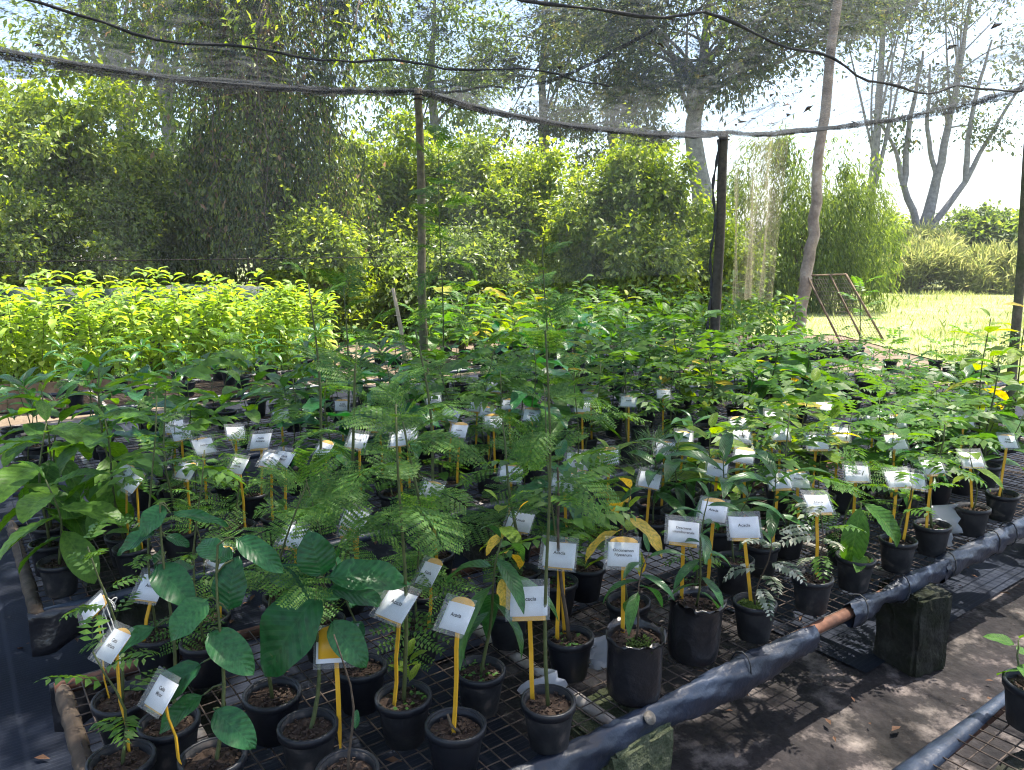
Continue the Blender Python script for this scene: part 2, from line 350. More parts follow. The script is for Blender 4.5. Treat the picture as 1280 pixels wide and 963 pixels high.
def cards(P, D, Nn, L, Wd, lift=.18):
    """many small leaves: each one folded quad, base-right-tip-left"""
    D = D / (np.linalg.norm(D, axis=1)[:, None] + 1e-9); Nn = Nn - D * (Nn * D).sum(1)[:, None]; Nn = Nn / (np.linalg.norm(Nn, axis=1)[:, None] + 1e-9)
    S = np.cross(D, Nn); L = np.asarray(L)[:, None]; Wd = np.asarray(Wd)[:, None]
    mid = P + D * L * .45
    V = np.stack((P, mid + S * Wd / 2 + Nn * Wd * lift, P + D * L - Nn * L * .08, mid - S * Wd / 2 + Nn * Wd * lift), 1).reshape(-1, 3)
    n = len(P); return V, np.arange(4 * n).reshape(n, 4), None

# ---------------------------------------------------------------- leaf stock (shared meshes)
def leaf_meshes(mat, n, **kw):
    pl = kw.pop('plen', .12); out = []
    for i in range(n):
        k = dict(kw); k['droop'] = kw.get('droop', .6) * rng.uniform(.7, 1.35); k['seed'] = rng.randrange(9999)
        out.append(with_petiole(leaf_grid(**k), pl).mesh('leaf', mat))
    return out
LEAF = {
 'dark': leaf_meshes('leaf_dark', 6, nl=12, nw=2, a=.55, b=.8, width=.46, fold=.3, droop=.75, wave=.034, corr=.008, ncor=8, plen=.06),
 'broad': leaf_meshes('leaf_broad', 4, nl=16, nw=2, a=.75, b=.7, width=.44, fold=.25, droop=.9, wave=.014, corr=.032, ncor=8, plen=.06),
 'lance': leaf_meshes('leaf_lance', 4, nl=8, nw=1, a=.7, b=.9, width=.24, fold=.35, droop=.85, wave=.008, plen=.05),
 'ovate': leaf_meshes('leaf_broad', 4, nl=7, nw=2, a=.5, b=.75, width=.6, fold=.2, droop=.6, wave=.015, plen=.15),
 'lime': leaf_meshes('leaf_lime', 4, nl=7, nw=2, a=.55, b=.8, width=.5, fold=.22, droop=.6, wave=.015, plen=.12),
 'yellow': leaf_meshes('leaf_yellow', 3, nl=8, nw=2, a=.6, b=.75, width=.44, fold=.25, droop=.8, wave=.02, plen=.1),
}
def hero_leaf(kind, base, tip, width, idx=0, toward=(0, -.62, .78)):
    """matrix for a leaf whose ends are given in metres"""
    b, t = Vector(base), Vector(tip); d = t - b
    return LEAF[kind][idx % len(LEAF[kind])], frame_m(b, d, toward, d.length * 1.04, width / {'dark': .46, 'broad': .44, 'lance': .24, 'ovate': .6, 'lime': .5, 'yellow': .44}[kind])

# compound leaves
def frond(L=.2, pairs=8, leaflet=.05, lw=.36, droop=.8, seed=0, terminal=True, taper=True):
    """pinnate leaf along +Y"""
    r = np.random.default_rng(seed); n = 14; t = np.linspace(0, 1, n); th = droop * t ** 1.2 - .25
    y = np.concatenate(([0], np.cumsum(np.cos(th[1:])))) * L / (n - 1); z = -np.concatenate(([0], np.cumsum(np.sin(th[1:])))) * L / (n - 1)
    mb = MB(); mb.add(*tube(np.stack((np.zeros(n), y, z), 1)[::3], [.0016, .0014, .0012, .001, .0008][:len(y[::3])], 3, False))
    P = []; D = []; NN = []; Ls = []
    for i in range(pairs + 1):
        tt = .22 + .78 * i / pairs; yy = np.interp(tt, t, y); zz = np.interp(tt, t, z); a = np.interp(tt, t, th)
        fw = np.array((0, math.cos(a), -math.sin(a))); up = np.array((0, math.sin(a), math.cos(a)))
        sz = leaflet * (math.sin(math.pi * (.2 + .7 * tt)) if taper else 1) * r.uniform(.85, 1.1)
        for s in ((-1, 1) if i < pairs or not terminal else (0,)):
            P.append((0, yy, zz)); d = np.array((s, 0, 0)) * .9 + fw * (.35 + .25 * tt if s else 1) - up * r.uniform(.0, .3); D.append(d); NN.append(up + r.normal(0, .18, 3)); Ls.append(sz)
    V, Q, T = cards(np.array(P), np.array(D), np.array(NN), np.array(Ls), np.array(Ls) * lw); mb.add(V, Q, T)
    return mb.arr()
def bifrond(L=.2, pin=8, pairs=10, seed=0, droop=.8):
    """twice-pinnate feathery leaf along +Y"""
    r = np.random.default_rng(seed); n = 14; t = np.linspace(0, 1, n); th = droop * t ** 1.2 - .35
    y = np.concatenate(([0], np.cumsum(np.cos(th[1:])))) * L / (n - 1); z = -np.concatenate(([0], np.cumsum(np.sin(th[1:])))) * L / (n - 1)
    mb = MB(); mb.add(*tube(np.stack((np.zeros(n), y, z), 1)[::3], .001, 3, False))
    P = []; D = []; NN = []; Ls = []
    for i in range(pin):
        tt = .18 + .8 * i / (pin - 1); yy = np.interp(tt, t, y); zz = np.interp(tt, t, z); a = np.interp(tt, t, th)
        fw = np.array((0, math.cos(a), -math.sin(a))); up = np.array((0, math.sin(a), math.cos(a)))
        pl = L * .46 * math.sin(math.pi * (.22 + .62 * tt)) * r.uniform(.85, 1.1)
        for s in (-1, 1):
            d = np.array((s * .88, 0, 0)) + fw * .5 - up * r.uniform(-.02, .3); d /= np.linalg.norm(d); sd_ = np.cross(d, up)
            o = np.array((0, yy, zz))
            q0 = o; q1 = o + d * pl; wv = sd_ * .0008
            mb.add(np.array((q0 - wv, q0 + wv, q1 + wv, q1 - wv)), [(0, 1, 2, 3)])
            for k in range(pairs):
                f = .12 + .88 * k / (pairs - 1); b = o + d * pl * f
                for e in (-1, 1):
                    P.append(b); D.append(sd_ * e + d * .45 - up * .05); NN.append(up + r.normal(0, .2, 3)); Ls.append(pl * .23 * (1 - .3 * f))
    V, Q, T = cards(np.array(P), np.array(D), np.array(NN), np.array(Ls), np.array(Ls) * .5, .05); mb.add(V, Q, T)
    return mb.arr()
FEATHER = [bifrond(1, 9, 10, s, d) for s, d in ((1, .7), (2, 1.1), (3, 1.5))]
FEATHER_SMALL = [bifrond(1, 7, 8, s, d) for s, d in ((4, .8), (5, 1.3))]
PINN = [mk('leaf', *frond(1, p, .3, .42, d, s), 'leaf_pinnate') for p, d, s in ((6, .6, 1), (7, .9, 2), (6, 1.2, 3), (8, .8, 4))]
PINN_SILVER = [mk('leaf', *frond(1, 9, .26, .5, d, s), 'leaf_silver') for d, s in ((.7, 1), (1.0, 2), (1.3, 3))]

# ---------------------------------------------------------------- pots
POT_H = .125
pot_me = MB().add(*lathe([(.0005, .003), (.048, .0), (.052, .003), (.0665, .108), (.0665, .125), (.0625, .125), (.061, .108), (.059, .09)], 22)).mesh('pot', 'pot_black')
rim_me = MB().add(*lathe([(.0672, .106), (.0725, .108), (.0735, .1265), (.0695, .129), (.0655, .128), (.0655, .120)], 22)).mesh('rim', 'pot_black')
hole_r = np.random.default_rng(5)
POTS = [pot_me]
for k, mn in enumerate(('pot_dusty', 'pot_splashed')):
    surf(mn, [(.3, (.010, .011, .013)), (.7, (.024, .025, .028))], 9, .6 + .1 * k, .3, spec=.3, stops2=[(.42, (.8, .8, .85)), (.58, (1.6, 1.5, 1.4)), (.72, (6.0, 4.6, 3.6))], scale2=9 + 8 * k)
    c_ = pot_me.copy(); c_.materials.clear(); c_.materials.append(MATS[mn]); POTS.append(c_)
def soil_mesh(r0, z, seed, mat='soil', bump=.006):
    r = np.random.default_rng(seed); n = 16; V = [(0, 0, z + .006)]; rings = [.33, .66, 1.0]
    for k, f in enumerate(rings):
        for j in range(n):
            a = j * 2 * math.pi / n; V.append((r0 * f * math.cos(a), r0 * f * math.sin(a), z + (r.normal(0, bump) if k < 2 else r.uniform(-.004, .002))))
    Q = [(0, 1 + j, 1 + (j + 1) % n, 1 + (j + 2) % n) for j in range(0, n, 2)]
    Q += [(1 + k * n + j, 1 + (k + 1) * n + j, 1 + (k + 1) * n + (j + 1) % n, 1 + k * n + (j + 1) % n) for k in range(2) for j in range(n)]
    mb = MB().add(V, Q)
    for _ in range(46):      # crumbs and chips lying on the soil
        a, q = r.uniform(0, 6.28), r0 * math.sqrt(r.random()) * .9; s = r.uniform(.002, .006)
        mb.add(*box((q * math.cos(a), q * math.sin(a), z + .005 + r.random() * .004), (s * 2, s, s), r.uniform(0, 3)))
    return mb.mesh('soil', mat, False)
SOIL = [soil_mesh(.0655, .106, s) for s in range(4)]
SOIL_MOSS = [soil_mesh(.0655, .108, s + 20, 'moss', .009) for s in range(2)]
def weeds_mesh(r0, z, n, seed):
    r = np.random.default_rng(seed); a = r.uniform(0, 6.28, n); q = r0 * np.sqrt(r.random(n))
    P = np.stack((q * np.cos(a), q * np.sin(a), np.full(n, z) + r.uniform(0, .012, n)), 1)
    D = r.normal(0, 1, (n, 3)); D[:, 2] = abs(D[:, 2]) * .5; L = r.uniform(.008, .018, n)
    return MB().add(*cards(P, D, np.tile((0, 0, 1.), (n, 1)) + r.normal(0, .2, (n, 3)), L, L * .7)).mesh('weed_leaves', 'weed')
WEEDS = [weeds_mesh(.06, .108, n, i) for i, n in enumerate((14, 30, 60))]
def bag_mesh(seed):
    r = np.random.default_rng(seed); n = 26; prof = [(.0005, .002), (.066, .0), (.076, .012), (.079, .05), (.080, .10), (.079, .145), (.080, .172), (.086, .190), (.088, .196), (.083, .192), (.076, .176), (.074, .165)]
    V, Q, T = lathe(prof, n, .0); V = V.reshape(len(prof), n, 3); ph = r.random(n) * 2 - 1
    for i in range(2, len(prof)):
        f = np.interp(i, [2, 6, 9], [.02, .035, .10]); k = 1 + f * (ph * .6 + r.uniform(-1, 1, n) * .5); V[i, :, 0] *= k; V[i, :, 1] *= k; V[i, :, 2] += (r.uniform(-1, 1, n) * .012 if 6 <= i <= 9 else 0)
    return MB().add(V.reshape(-1, 3), Q).mesh('bag', 'bag_black')
BAGS = [bag_mesh(s) for s in (1, 2)]
BAG_SOIL = [soil_mesh(.077, .168, 40), soil_mesh(.077, .168, 41)]
BAG_MOSS = weeds_mesh(.035, .17, 160, 77); BAG_MOSS.materials.clear(); BAG_MOSS.materials.append(MATS['moss'])

# ---------------------------------------------------------------- seedlings: each maker returns a list of (part name, mesh, local matrix, kind)
I4 = Matrix()
def stem_pts(h, r, bend=.06, n=7, z0=.1):
    a = r.uniform(0, 6.28); k = r.uniform(.2, 1) * bend; a2 = r.uniform(0, 6.28); t = np.linspace(0, 1, n)
    x = math.cos(a) * k * t ** 2 + .012 * np.sin(t * 6 + a2); y = math.sin(a) * k * t ** 2 + .012 * np.cos(t * 5 + a2); x -= x[0]; y -= y[0]
    return np.stack((x, y, z0 + t * h), 1)
def at_t(p, t):
    n = len(p) - 1; f = min(max(t * n, 0), n - 1e-6); i = int(f); return p[i] + (p[i + 1] - p[i]) * (f - i)
def stem_part(p, r0, r1, mat='stem_green', n=6):
    return ('stem', MB().add(*tube(p, np.linspace(r0, r1, len(p)), n)).mesh('stem', mat), I4, None)
def leafy(r, h, kind, n, L, t0=.4, pitch=(25, -15), whorl=False, mat='stem_green', rad=.004, bend=.06, z0=.1):
    """alternate or whorled simple leaves, each its own mesh object"""
    p = stem_pts(h, r, bend, z0=z0); out = [stem_part(p, rad, rad * .45, mat)]; az = r.uniform(0, 6.28)
    for i in range(n):
        f = i / max(1, n - 1); t = (t0 + (1 - t0) * f) if not whorl else 1 - .16 * (1 - f)
        az += 2.4 + r.uniform(-.35, .35); pt = R(pitch[1] + (pitch[0] - pitch[1]) * f + r.uniform(-12, 12)); l = L * r.uniform(.78, 1.12) * (.75 + .35 * math.sin(math.pi * min(1, .25 + .7 * f)))
        if i == n - 1: pt = R(55); l *= .6
        d = (math.cos(az) * math.cos(pt), math.sin(az) * math.cos(pt), math.sin(pt))
        M = frame_m(at_t(p, t), d, (r.uniform(-.25, .25), r.uniform(-.25, .25), 1), l, l * r.uniform(.88, 1.1))
        out.append(('leaf', LEAF[kind][r.randrange(len(LEAF[kind]))], M, None))
    return out
def compound(r, h, n, L, t0=.45, stock=None, pitch=(35, 0), mat='stem_green', rad=.0045):
    stock = stock or PINN; p = stem_pts(h, r, .05); out = [stem_part(p, rad, rad * .45, mat)]; az = r.uniform(0, 6.28)
    for i in range(n):
        f = i / max(1, n - 1); t = t0 + (1 - t0) * f; az += 2.4 + r.uniform(-.3, .3); pt = R(pitch[1] + (pitch[0] - pitch[1]) * f + r.uniform(-10, 10)); l = L * r.uniform(.8, 1.1)
        d = (math.cos(az) * math.cos(pt), math.sin(az) * math.cos(pt), math.sin(pt))
        out.append(('leaf', stock[r.randrange(len(stock))], frame_m(at_t(p, t), d, (r.uniform(-.2, .2), r.uniform(-.2, .2), 1), l), None))
    return out
def feathery(r, h, n, L, t0=.3, small=False, rad=.004, mat='stem_green', bend=.12):
    p = stem_pts(h, r, bend, 9); out = [stem_part(p, rad, rad * .4, mat)]; mb = MB(); az = r.uniform(0, 6.28); st = FEATHER_SMALL if small else FEATHER
    for i in range(n):
        f = i / max(1, n - 1); t = t0 + (1 - t0) * f; az += 2.4 + r.uniform(-.4, .4); pt = R(-5 + 55 * f * f + r.uniform(-14, 14)); l = L * r.uniform(.75, 1.15) * (1 - .35 * f * f)
        d = (math.cos(az) * math.cos(pt), math.sin(az) * math.cos(pt), math.sin(pt)); V, Q, T = st[r.randrange(len(st))]
        mb.add(xf(frame_m(at_t(p, t), d, (r.uniform(-.3, .3), r.uniform(-.3, .3), 1), l), V), Q, T)
    out.append(('foliage', mb.mesh('foliage', 'leaf_feather', False), I4, 'stuff'))
    return out
def needle(r, h):
    p = stem_pts(h, r, .03); out = [stem_part(p, .004, .002, 'stem_brown')]; n = 520; q = np.random.default_rng(r.randrange(9999))
    a = q.uniform(0, 6.28, n); t = q.uniform(.25, 1, n); rr = .13 * np.sqrt(q.random(n)) * np.sin(np.pi * np.clip(t, .2, .95))
    P = np.stack((rr * np.cos(a), rr * np.sin(a), .1 + t * h), 1); D = np.stack((np.cos(a), np.sin(a), q.uniform(.4, 1.6, n)), 1) + q.normal(0, .35, (n, 3))
    out.append(('foliage', MB().add(*cards(P, D, q.normal(0, 1, (n, 3)), q.uniform(.05, .1, n), np.full(n, .003))).mesh('foliage', 'leaf_needle', False), I4, 'stuff'))
    return out
def joined(r, h, n, L, mat, t0=.3, wd=.4, two=True, rad=.004):
    """seedling far back: its small leaves are one mesh"""
    p = stem_pts(h, r, .1, z0=.1); out = [stem_part(p, rad, rad * .5, 'stem_green', 5)]; mb = MB(); az = r.uniform(0, 6.28)
    g = [leaf_grid(4, 1, .6, .8, wd, .3, dr, .01, seed=i) for i, dr in enumerate((.6, 1.0, 1.4))]
    for i in range(n):
        f = i / (n - 1); t = t0 + (1 - t0) * f; az += 2.4 + r.uniform(-.5, .5); pt = R(-25 + 60 * f + r.uniform(-18, 18)); l = L * r.uniform(.7, 1.15)
        d = (math.cos(az) * math.cos(pt), math.sin(az) * math.cos(pt), math.sin(pt)); V, Q, T = g[r.randrange(3)]
        o = at_t(p, t) + np.array((math.cos(az), math.sin(az), .2)) * r.uniform(.0, .05)
        mb.add(xf(frame_m(o, d, (r.uniform(-.4, .4), r.uniform(-.4, .4), 1), l), V), Q, T)
    out.append(('foliage', mb.mesh('foliage', mat), I4, 'stuff'))
    return out

def pot_parts(root, bag=False, r=rng, mossy=False, weed=None):
    if bag:
        obj('bag', BAGS[r.randrange(2)], root); s = obj('soil', BAG_SOIL[r.randrange(2)], root)
        if mossy: obj('moss', BAG_MOSS, s, (.03, .02, 0))
        return .07
    p = obj('pot', POTS[r.randrange(3)], root); obj('rim', rim_me, p); root.scale = (1 + r.uniform(-.04, .04), 1 + r.uniform(-.04, .04), 1)
    s = obj('soil', SOIL_MOSS[r.randrange(2)] if mossy else SOIL[r.randrange(4)], root)
    if weed is not None: tag(obj('weed_leaves', WEEDS[weed], s), kind='stuff')
    return 0.0
def potted(x, y, z, parts, label, group=None, sc_=1.0, rz=None, bag=False, mossy=False, weed=None, r=rng, name='potted_seedling'):
    root = empty(name, (x, y, z), r.uniform(0, 6.28) if rz is None else rz, 1.0, (r.uniform(-.03, .03), r.uniform(-.03, .03)))
    tag(root, label, 'potted plant', group)
    dz = pot_parts(root, bag, r, mossy, weed)
    for nm, me, M, kd in parts:
        m = Matrix.Translation((0, 0, dz)) @ Matrix.Scale(sc_, 4) @ M if (dz or sc_ != 1.0) else M
        if sc_ != 1.0: m = Matrix.Translation((0, 0, .1 * (1 - sc_))) @ m
        o = obj(nm, me, root, mtx=m)
        if kd: o['kind'] = kd
    return root

# ================================================================ SETTING: ground
def sheet(name, x0, x1, y0, y1, z, mat, nx=2, ny=2, rz=0.0, org=(0, 0), amp=0.0, seed=0):
    X, Y = np.meshgrid(np.linspace(x0, x1, nx), np.linspace(y0, y1, ny)); r = np.random.default_rng(seed)
    Z = np.full(X.shape, z) + (amp * (np.sin(X * 1.7 + seed) * np.cos(Y * 1.3) * .6 + r.normal(0, .25, X.shape)) if amp else 0)
    V = np.stack((X.ravel(), Y.ravel(), Z.ravel()), 1)
    Q = [(j * nx + i, j * nx + i + 1, (j + 1) * nx + i + 1, (j + 1) * nx + i) for j in range(ny - 1) for i in range(nx - 1)]
    o = MB().add(V, Q).build(name, mat); o.rotation_euler[2] = rz; o.location = (org[0], org[1], 0)
    return tag(o, kind='structure')
sheet('ground', -220, 260, -40, 420, -.012, 'dirt')
sheet('nursery_floor', -6, 9.6, -4, 7.2, 0.0, 'floor', 60, 44, BED_ROT, tuple(C0), .004, 3)
def mat_piece(u0, u1, v0, v1, z, seed): sheet('weed_mat', u0, u1, v0, v1, z, 'mat_cloth', 30, 30, BED_ROT, tuple(C0), .004, seed)
mat_piece(-5, .34, -1.0, 7.0, .012, 5); mat_piece(.32, 1.22, .03, 7.0, .017, 6); mat_piece(1.2, 9.5, 1.10, 7.0, .018, 7); mat_piece(2.55, 9.5, .03, 1.12, .013, 8)
sheet('field', -60, 190, 15.0, 300, 0.004, 'turf', 2, 2)
sheet('field_edge', 6.4, 60, 8.6, 15.0, 0.004, 'turf', 2, 2)

# grass in the sunny field, as far as blades can be told apart
q = np.random.default_rng(3); n = 60000
gx = q.uniform(4.5, 30, n); gy = 10.5 + 26 * q.random(n) ** 1.3; keep = (gx > 6.4 + .0 * gy) | (gy > 15.2); gx, gy = gx[keep], gy[keep]; n = len(gx)
gl = q.uniform(.04, .12, n) * (1 + (np.sin(gx * 1.3) * np.cos(gy * .9 + gx * .4) > .45) * 1.1 + (q.random(n) > .97) * 1.5)
D = np.stack((q.normal(0, .45, n), q.normal(0, .45, n), np.ones(n)), 1)
tag(MB().add(*cards(np.stack((gx, gy, np.full(n, .0)), 1), D, q.normal(0, 1, (n, 3)) + (0, -.4, .3), gl, gl * .14, .05)).build('grass', 'grass_blade', smooth=False), 'sunlit yellow green grass of the open field', 'grass', kind='stuff')

q = np.random.default_rng(17); n = 420; P = np.array([tuple(uvz(a_, b_, .026)) for a_, b_ in zip(q.uniform(-1.5, 4.5, n), q.uniform(-1.4, 2.6, n))]); D = q.normal(0, 1, (n, 3)); D[:, 2] *= .12; L_ = q.uniform(.015, .06, n)
tag(MB().add(*cards(P, D, q.normal(0, .2, (n, 3)) + (0, 0, 1), L_, L_ * .4)).build('leaf_litter', 'litter', smooth=False), 'dry leaf litter strewn over the floor between the benches', 'leaf litter', kind='stuff')
# ================================================================ benches
def bench(u0, u1, v0, v1, gap, label, front_film=None, end_mat='clay', crossbars=()):
    root = tag(empty('mesh_bench', uvz(u0, v0, 0), BED_ROT), label, 'bench', 'wire mesh benches of the nursery')
    L, Wd = u1 - u0, v1 - v0; q = np.random.default_rng(int(v0 * 10) + 50); z = TOP
    mb = MB(); wr = .0024
    for i in range(int(round(Wd / gap)) + 1):
        y = i * gap * Wd / (round(Wd / gap) * gap); xs = np.linspace(0, L, 14); mb.add(*tube(np.stack((xs, y + q.normal(0, .0025, 14), z - .006 + q.normal(0, .003, 14)), 1), wr, 4))
    for i in range(int(round(L / gap)) + 1):
        x = i * L / round(L / gap); ys = np.linspace(0, Wd, 6); mb.add(*tube(np.stack((x + q.normal(0, .0025, 6), ys, z - .001 + q.normal(0, .003, 6)), 1), wr, 4))
    mb.build('wire_mesh', 'wire', root)
    for y in (-.012, Wd + .012):
        xs = np.linspace(-.02, L + .02, 20); MB().add(*tube(np.stack((xs, np.full(20, y), z - .022 + q.normal(0, .002, 20)), 1), .021, 10)).build('rail', 'rust' if v0 in (0, -1.7) else 'film', root)
    for x in (0, L):
        ys = np.linspace(-.03, Wd + .03, 34); MB().add(*tube(np.stack((np.full(34, x), ys, np.full(34, z - .022)), 1), .021 + .006 * q.random(34), 8)).build('end_rail', end_mat, root)
    for x in crossbars:
        ys = np.linspace(-.0, Wd + .01, 16); MB().add(*tube(np.stack((np.full(16, x - u0), ys, np.full(16, z - .03)), 1), .017 + .002 * q.random(16), 8)).build('crossbar', 'pvc', root)
    return root
B1 = bench(-.05, 6.2, 0, 1.1, .05, 'rusty wire mesh bench with its front pipe wrapped in torn dark plastic film', crossbars=(.22, 1.16, 2.77, 4.3, 5.7))
B2 = bench(-.06, 8.3, 1.72, 2.82, .055, 'wire mesh bench between the plastic wrapped bench and the rows of small tagged plants', crossbars=(.4, 1.9, 3.5, 5.0, 6.6, 8.0))
B3 = bench(.0, 8.7, 3.42, 4.52, .07, 'wire mesh bench crowded with leafy seedlings before the tall wooden post', crossbars=(.4, 2.2, 4.2, 6.2, 8.2))
B4 = bench(.4, 8.2, 5.55, 6.55, .08, 'wire mesh bench behind the tall wooden post', crossbars=(.8, 2.6, 4.6, 6.6))
B0 = bench(1.0, 4.6, -1.7, -.6, .05, 'nearly empty sunlit wire mesh bench across the aisle', end_mat='rust', crossbars=(1.4, 2.3, 3.6))

def film_tube(parent, xs, y, z, rad, seed, name='film_wrap', flat=.75):
    """plastic film sleeve wound on a pipe: uneven, creased, hanging a little"""
    q = np.random.default_rng(seed); m, n = len(xs), 28; V = []; wv = q.normal(0, 1, (m, n)); rr = np.interp(np.arange(m), np.linspace(0, m - 1, 7), rad * (1 + q.normal(0, .16, 7)))
    for i in range(m):
        a = np.arange(n) * 2 * math.pi / n; x_ = xs[i]; r_ = rr[i] * (1 + .015 * wv[i] + .09 * np.sin(a * 2 + x_ * 7 + seed) + .09 * (1 - 2 * abs(np.sin(a * 2.5 - x_ * 16 + seed))) + .05 * (1 - 2 * abs(np.sin(a * 4 + x_ * 31))))
        V.append(np.stack((np.full(n, xs[i]) + .003 * wv[i], y + flat * r_ * np.cos(a), z - rr[i] * .22 + r_ * np.sin(a) * (1.0 + .45 * (np.sin(a) < 0))), 1))
    V = np.concatenate(V); Q = [(i * n + j, i * n + (j + 1) % n, (i + 1) * n + (j + 1) % n, (i + 1) * n + j) for i in range(m - 1) for j in range(n)]
    return MB().add(V, Q).build(name, 'film', parent)
def ring(parent, x, y, z, rad, mat='rope'):
    a = np.linspace(0, 2 * math.pi, 13); return MB().add(*tube(np.stack((np.full(13, x) + .006 * np.sin(a), y + .8 * rad * np.cos(a), z - .01 + rad * 1.15 * np.sin(a)), 1), .003, 4, False)).build('tie', mat, parent)
f1 = film_tube(B1, np.arange(-.02, 2.12, .018), -.025, TOP - .022, .045, 1)
f2 = film_tube(B1, np.arange(2.34, 3.05, .016), -.02, TOP - .015, .036, 2)
f3 = film_tube(B1, np.arange(3.03, 3.6, .016), -.02, TOP - .015, .044, 3)
f4 = film_tube(B1, np.arange(3.58, 6.2, .03), -.02, TOP - .015, .045, 4)
for f, xs in ((f1, (1.72,)), (f2, (2.40, 2.70,)), (f3, (3.08, 3.5)), (f4, (3.68, 4.4))):
    for x in xs: ring(f, x, -.02, TOP - .015, .05)
wa = MB().add(*lathe([(.0005, .004), (.006, .004), (.007, .001), (.019, .0), (.019, -.003), (.0005, -.004)], 18)).build('washer', 'washer', f1)
wa.matrix_local = frame_m((1.275, -.058, TOP + .004), (1, 0, 0), (0, -.72, .7))
# film folded over the front edge of the bench across the aisle
q = np.random.default_rng(9); xs = np.linspace(0, 3.6, 60); V = []
for i, x in enumerate(xs):
    tw = .5 + .5 * math.sin(x * 3.2 + .6)
    for k in range(5):
        f = k / 4; V.append((x, 1.10 + .012 + .045 * (f - .5) * (1 + .6 * tw), TOP - .012 + .02 * math.sin(math.pi * f) + (.5 - f) * .03 * (1 - tw) + q.normal(0, .0015)))
V = np.array(V); Q = [(i * 5 + k, i * 5 + k + 1, (i + 1) * 5 + k + 1, (i + 1) * 5 + k) for i in range(59) for k in range(4)]
fo = MB().add(V, Q).build('film_wrap', 'film', B0); md = fo.modifiers.new('thickness', 'SOLIDIFY'); md.thickness = .004
# hanging film at the corners of the two benches by the weed mat
def corner_film(parent, y0, side):
    q = np.random.default_rng(int(y0 * 7) + 3); V = []; n, m = 12, 6
    for i in range(n):
        for j in range(m):
            f = i / (n - 1); g = j / (m - 1); drop = (.16 - .10 * f + .03 * math.sin(f * 3.1)) * g
            V.append((-.03 + .28 * f, y0 - .035 * side + .02 * math.sin(f * 9 + g * 3) * g, TOP - .006 - drop + q.normal(0, .003)))
    Q = [(i * m + j, i * m + j + 1, (i + 1) * m + j + 1, (i + 1) * m + j) for i in range(n - 1) for j in range(m - 1)]
    o = MB().add(V, Q).build('film_flap', 'bag_black', parent); s = o.modifiers.new('thickness', 'SOLIDIFY'); s.thickness = .004
corner_film(B1, 1.1, -1); corner_film(B2, 0.0, 1)

# concrete supports
def block(u, v, wu, wv, h, rz, mat, label, seed):
    import bmesh
    bm = bmesh.new(); bmesh.ops.create_cube(bm, size=1)
    bmesh.ops.scale(bm, vec=(wu, wv, h), verts=bm.verts); bmesh.ops.bevel(bm, geom=bm.edges[:], offset=.012, segments=2, affect='EDGES')
    bmesh.ops.subdivide_edges(bm, edges=[e for e in bm.edges if e.calc_length() > .08], cuts=5, use_grid_fill=True)
    r = random.Random(seed)
    for vt in bm.verts: vt.co += Vector((r.gauss(0, .003), r.gauss(0, .003), r.gauss(0, .002)))
    me = bpy.data.meshes.new('concrete_block'); bm.to_mesh(me); bm.free(); me.materials.append(MATS[mat])
    o = obj('concrete_block', me, None, uvz(u, v, h / 2 - .004)); o.rotation_euler[2] = BED_ROT + rz
    return tag(o, label, 'concrete block', 'concrete blocks holding up the benches')
block(2.78, -.02, .19, .20, TOP - .045, R(-14), 'concrete', 'dark mossy concrete block under the bare gap of the wrapped pipe', 1)
block(1.20, .06, .24, .26, TOP - .045, R(4), 'mossy_concrete', 'moss covered concrete block under the washer on the wrapped pipe', 2)
for i, (u, v) in enumerate(((.25, .98), (1.6, .98), (3.3, .98), (4.6, .1), (.3, 1.85), (2.0, 1.85), (.3, 2.7), (3.6, 1.85))):
    block(u, v, .2, .2, TOP - .045, 0, 'concrete', 'concrete block half hidden beneath the plant benches', 10 + i)
for u, v in ((1.9, -1.55), (1.9, -.78), (3.4, -.78)):
    block(u, v, .2, .2, TOP - .045, 0, 'concrete', 'concrete block beneath the nearly empty sunlit bench', 30)

# ================================================================ posts and shade nets
NET = 3.15
def catenary(t, spans, amp):
    for a, b in spans:
        if a <= t <= b:
            f = (t - a) / (b - a); return amp * 4 * f * (1 - f)
    return 0.0
SU = ((-5.6, -1.0), (-1.0, 3.62), (3.62, 8.17)); SV = ((-5.1, -1.6), (-1.6, 1.89), (1.89, 5.34))
def netz(u, v):
    e = min(1, abs(u - 8.17) * 1.5, abs(v - 5.34) * 1.5)
    return NET - catenary(u, SU, .17) - catenary(v, SV, .15) + e * (.035 * math.sin(u * 2.1 + v) * math.cos(v * 1.7) + .018 * math.sin(u * 6.3 - v * 2))
def post(u, v, h, r0, label, mat='post_wood', lean=(0, 0), seed=0):
    q = np.random.default_rng(seed); z = np.linspace(-.05, h, 16); p = uvz(u, v)
    P = np.stack((p.x + lean[0] * z / h + .006 * np.sin(z * 3 + seed), p.y + lean[1] * z / h + .006 * np.cos(z * 2.5), z), 1)
    root = tag(empty('wooden_post', (0, 0, 0)), label, 'post', 'posts carrying the shade net')
    MB().add(*tube(P, np.linspace(r0, r0 * .85, 16) * (1 + q.normal(0, .025, 16)), 10)).build('shaft', mat, root)
    for zz in (h - .06, h - .1):
        a = np.linspace(0, 6.28, 13); MB().add(*tube(np.stack((P[-1, 0] + 1.08 * r0 * np.cos(a), P[-1, 1] + 1.08 * r0 * np.sin(a), np.full(13, zz)), 1), .008, 4, False)).build('rope_binding', 'rope', root)
    return root, P
post(3.62, 5.30, NET, .044, 'slim round wooden post standing among the feathery saplings', seed=1)
rp, PP = post(8.17, 5.34, NET, .07, 'dark wooden post with a rope tied down its side', 'post_dark', seed=2)
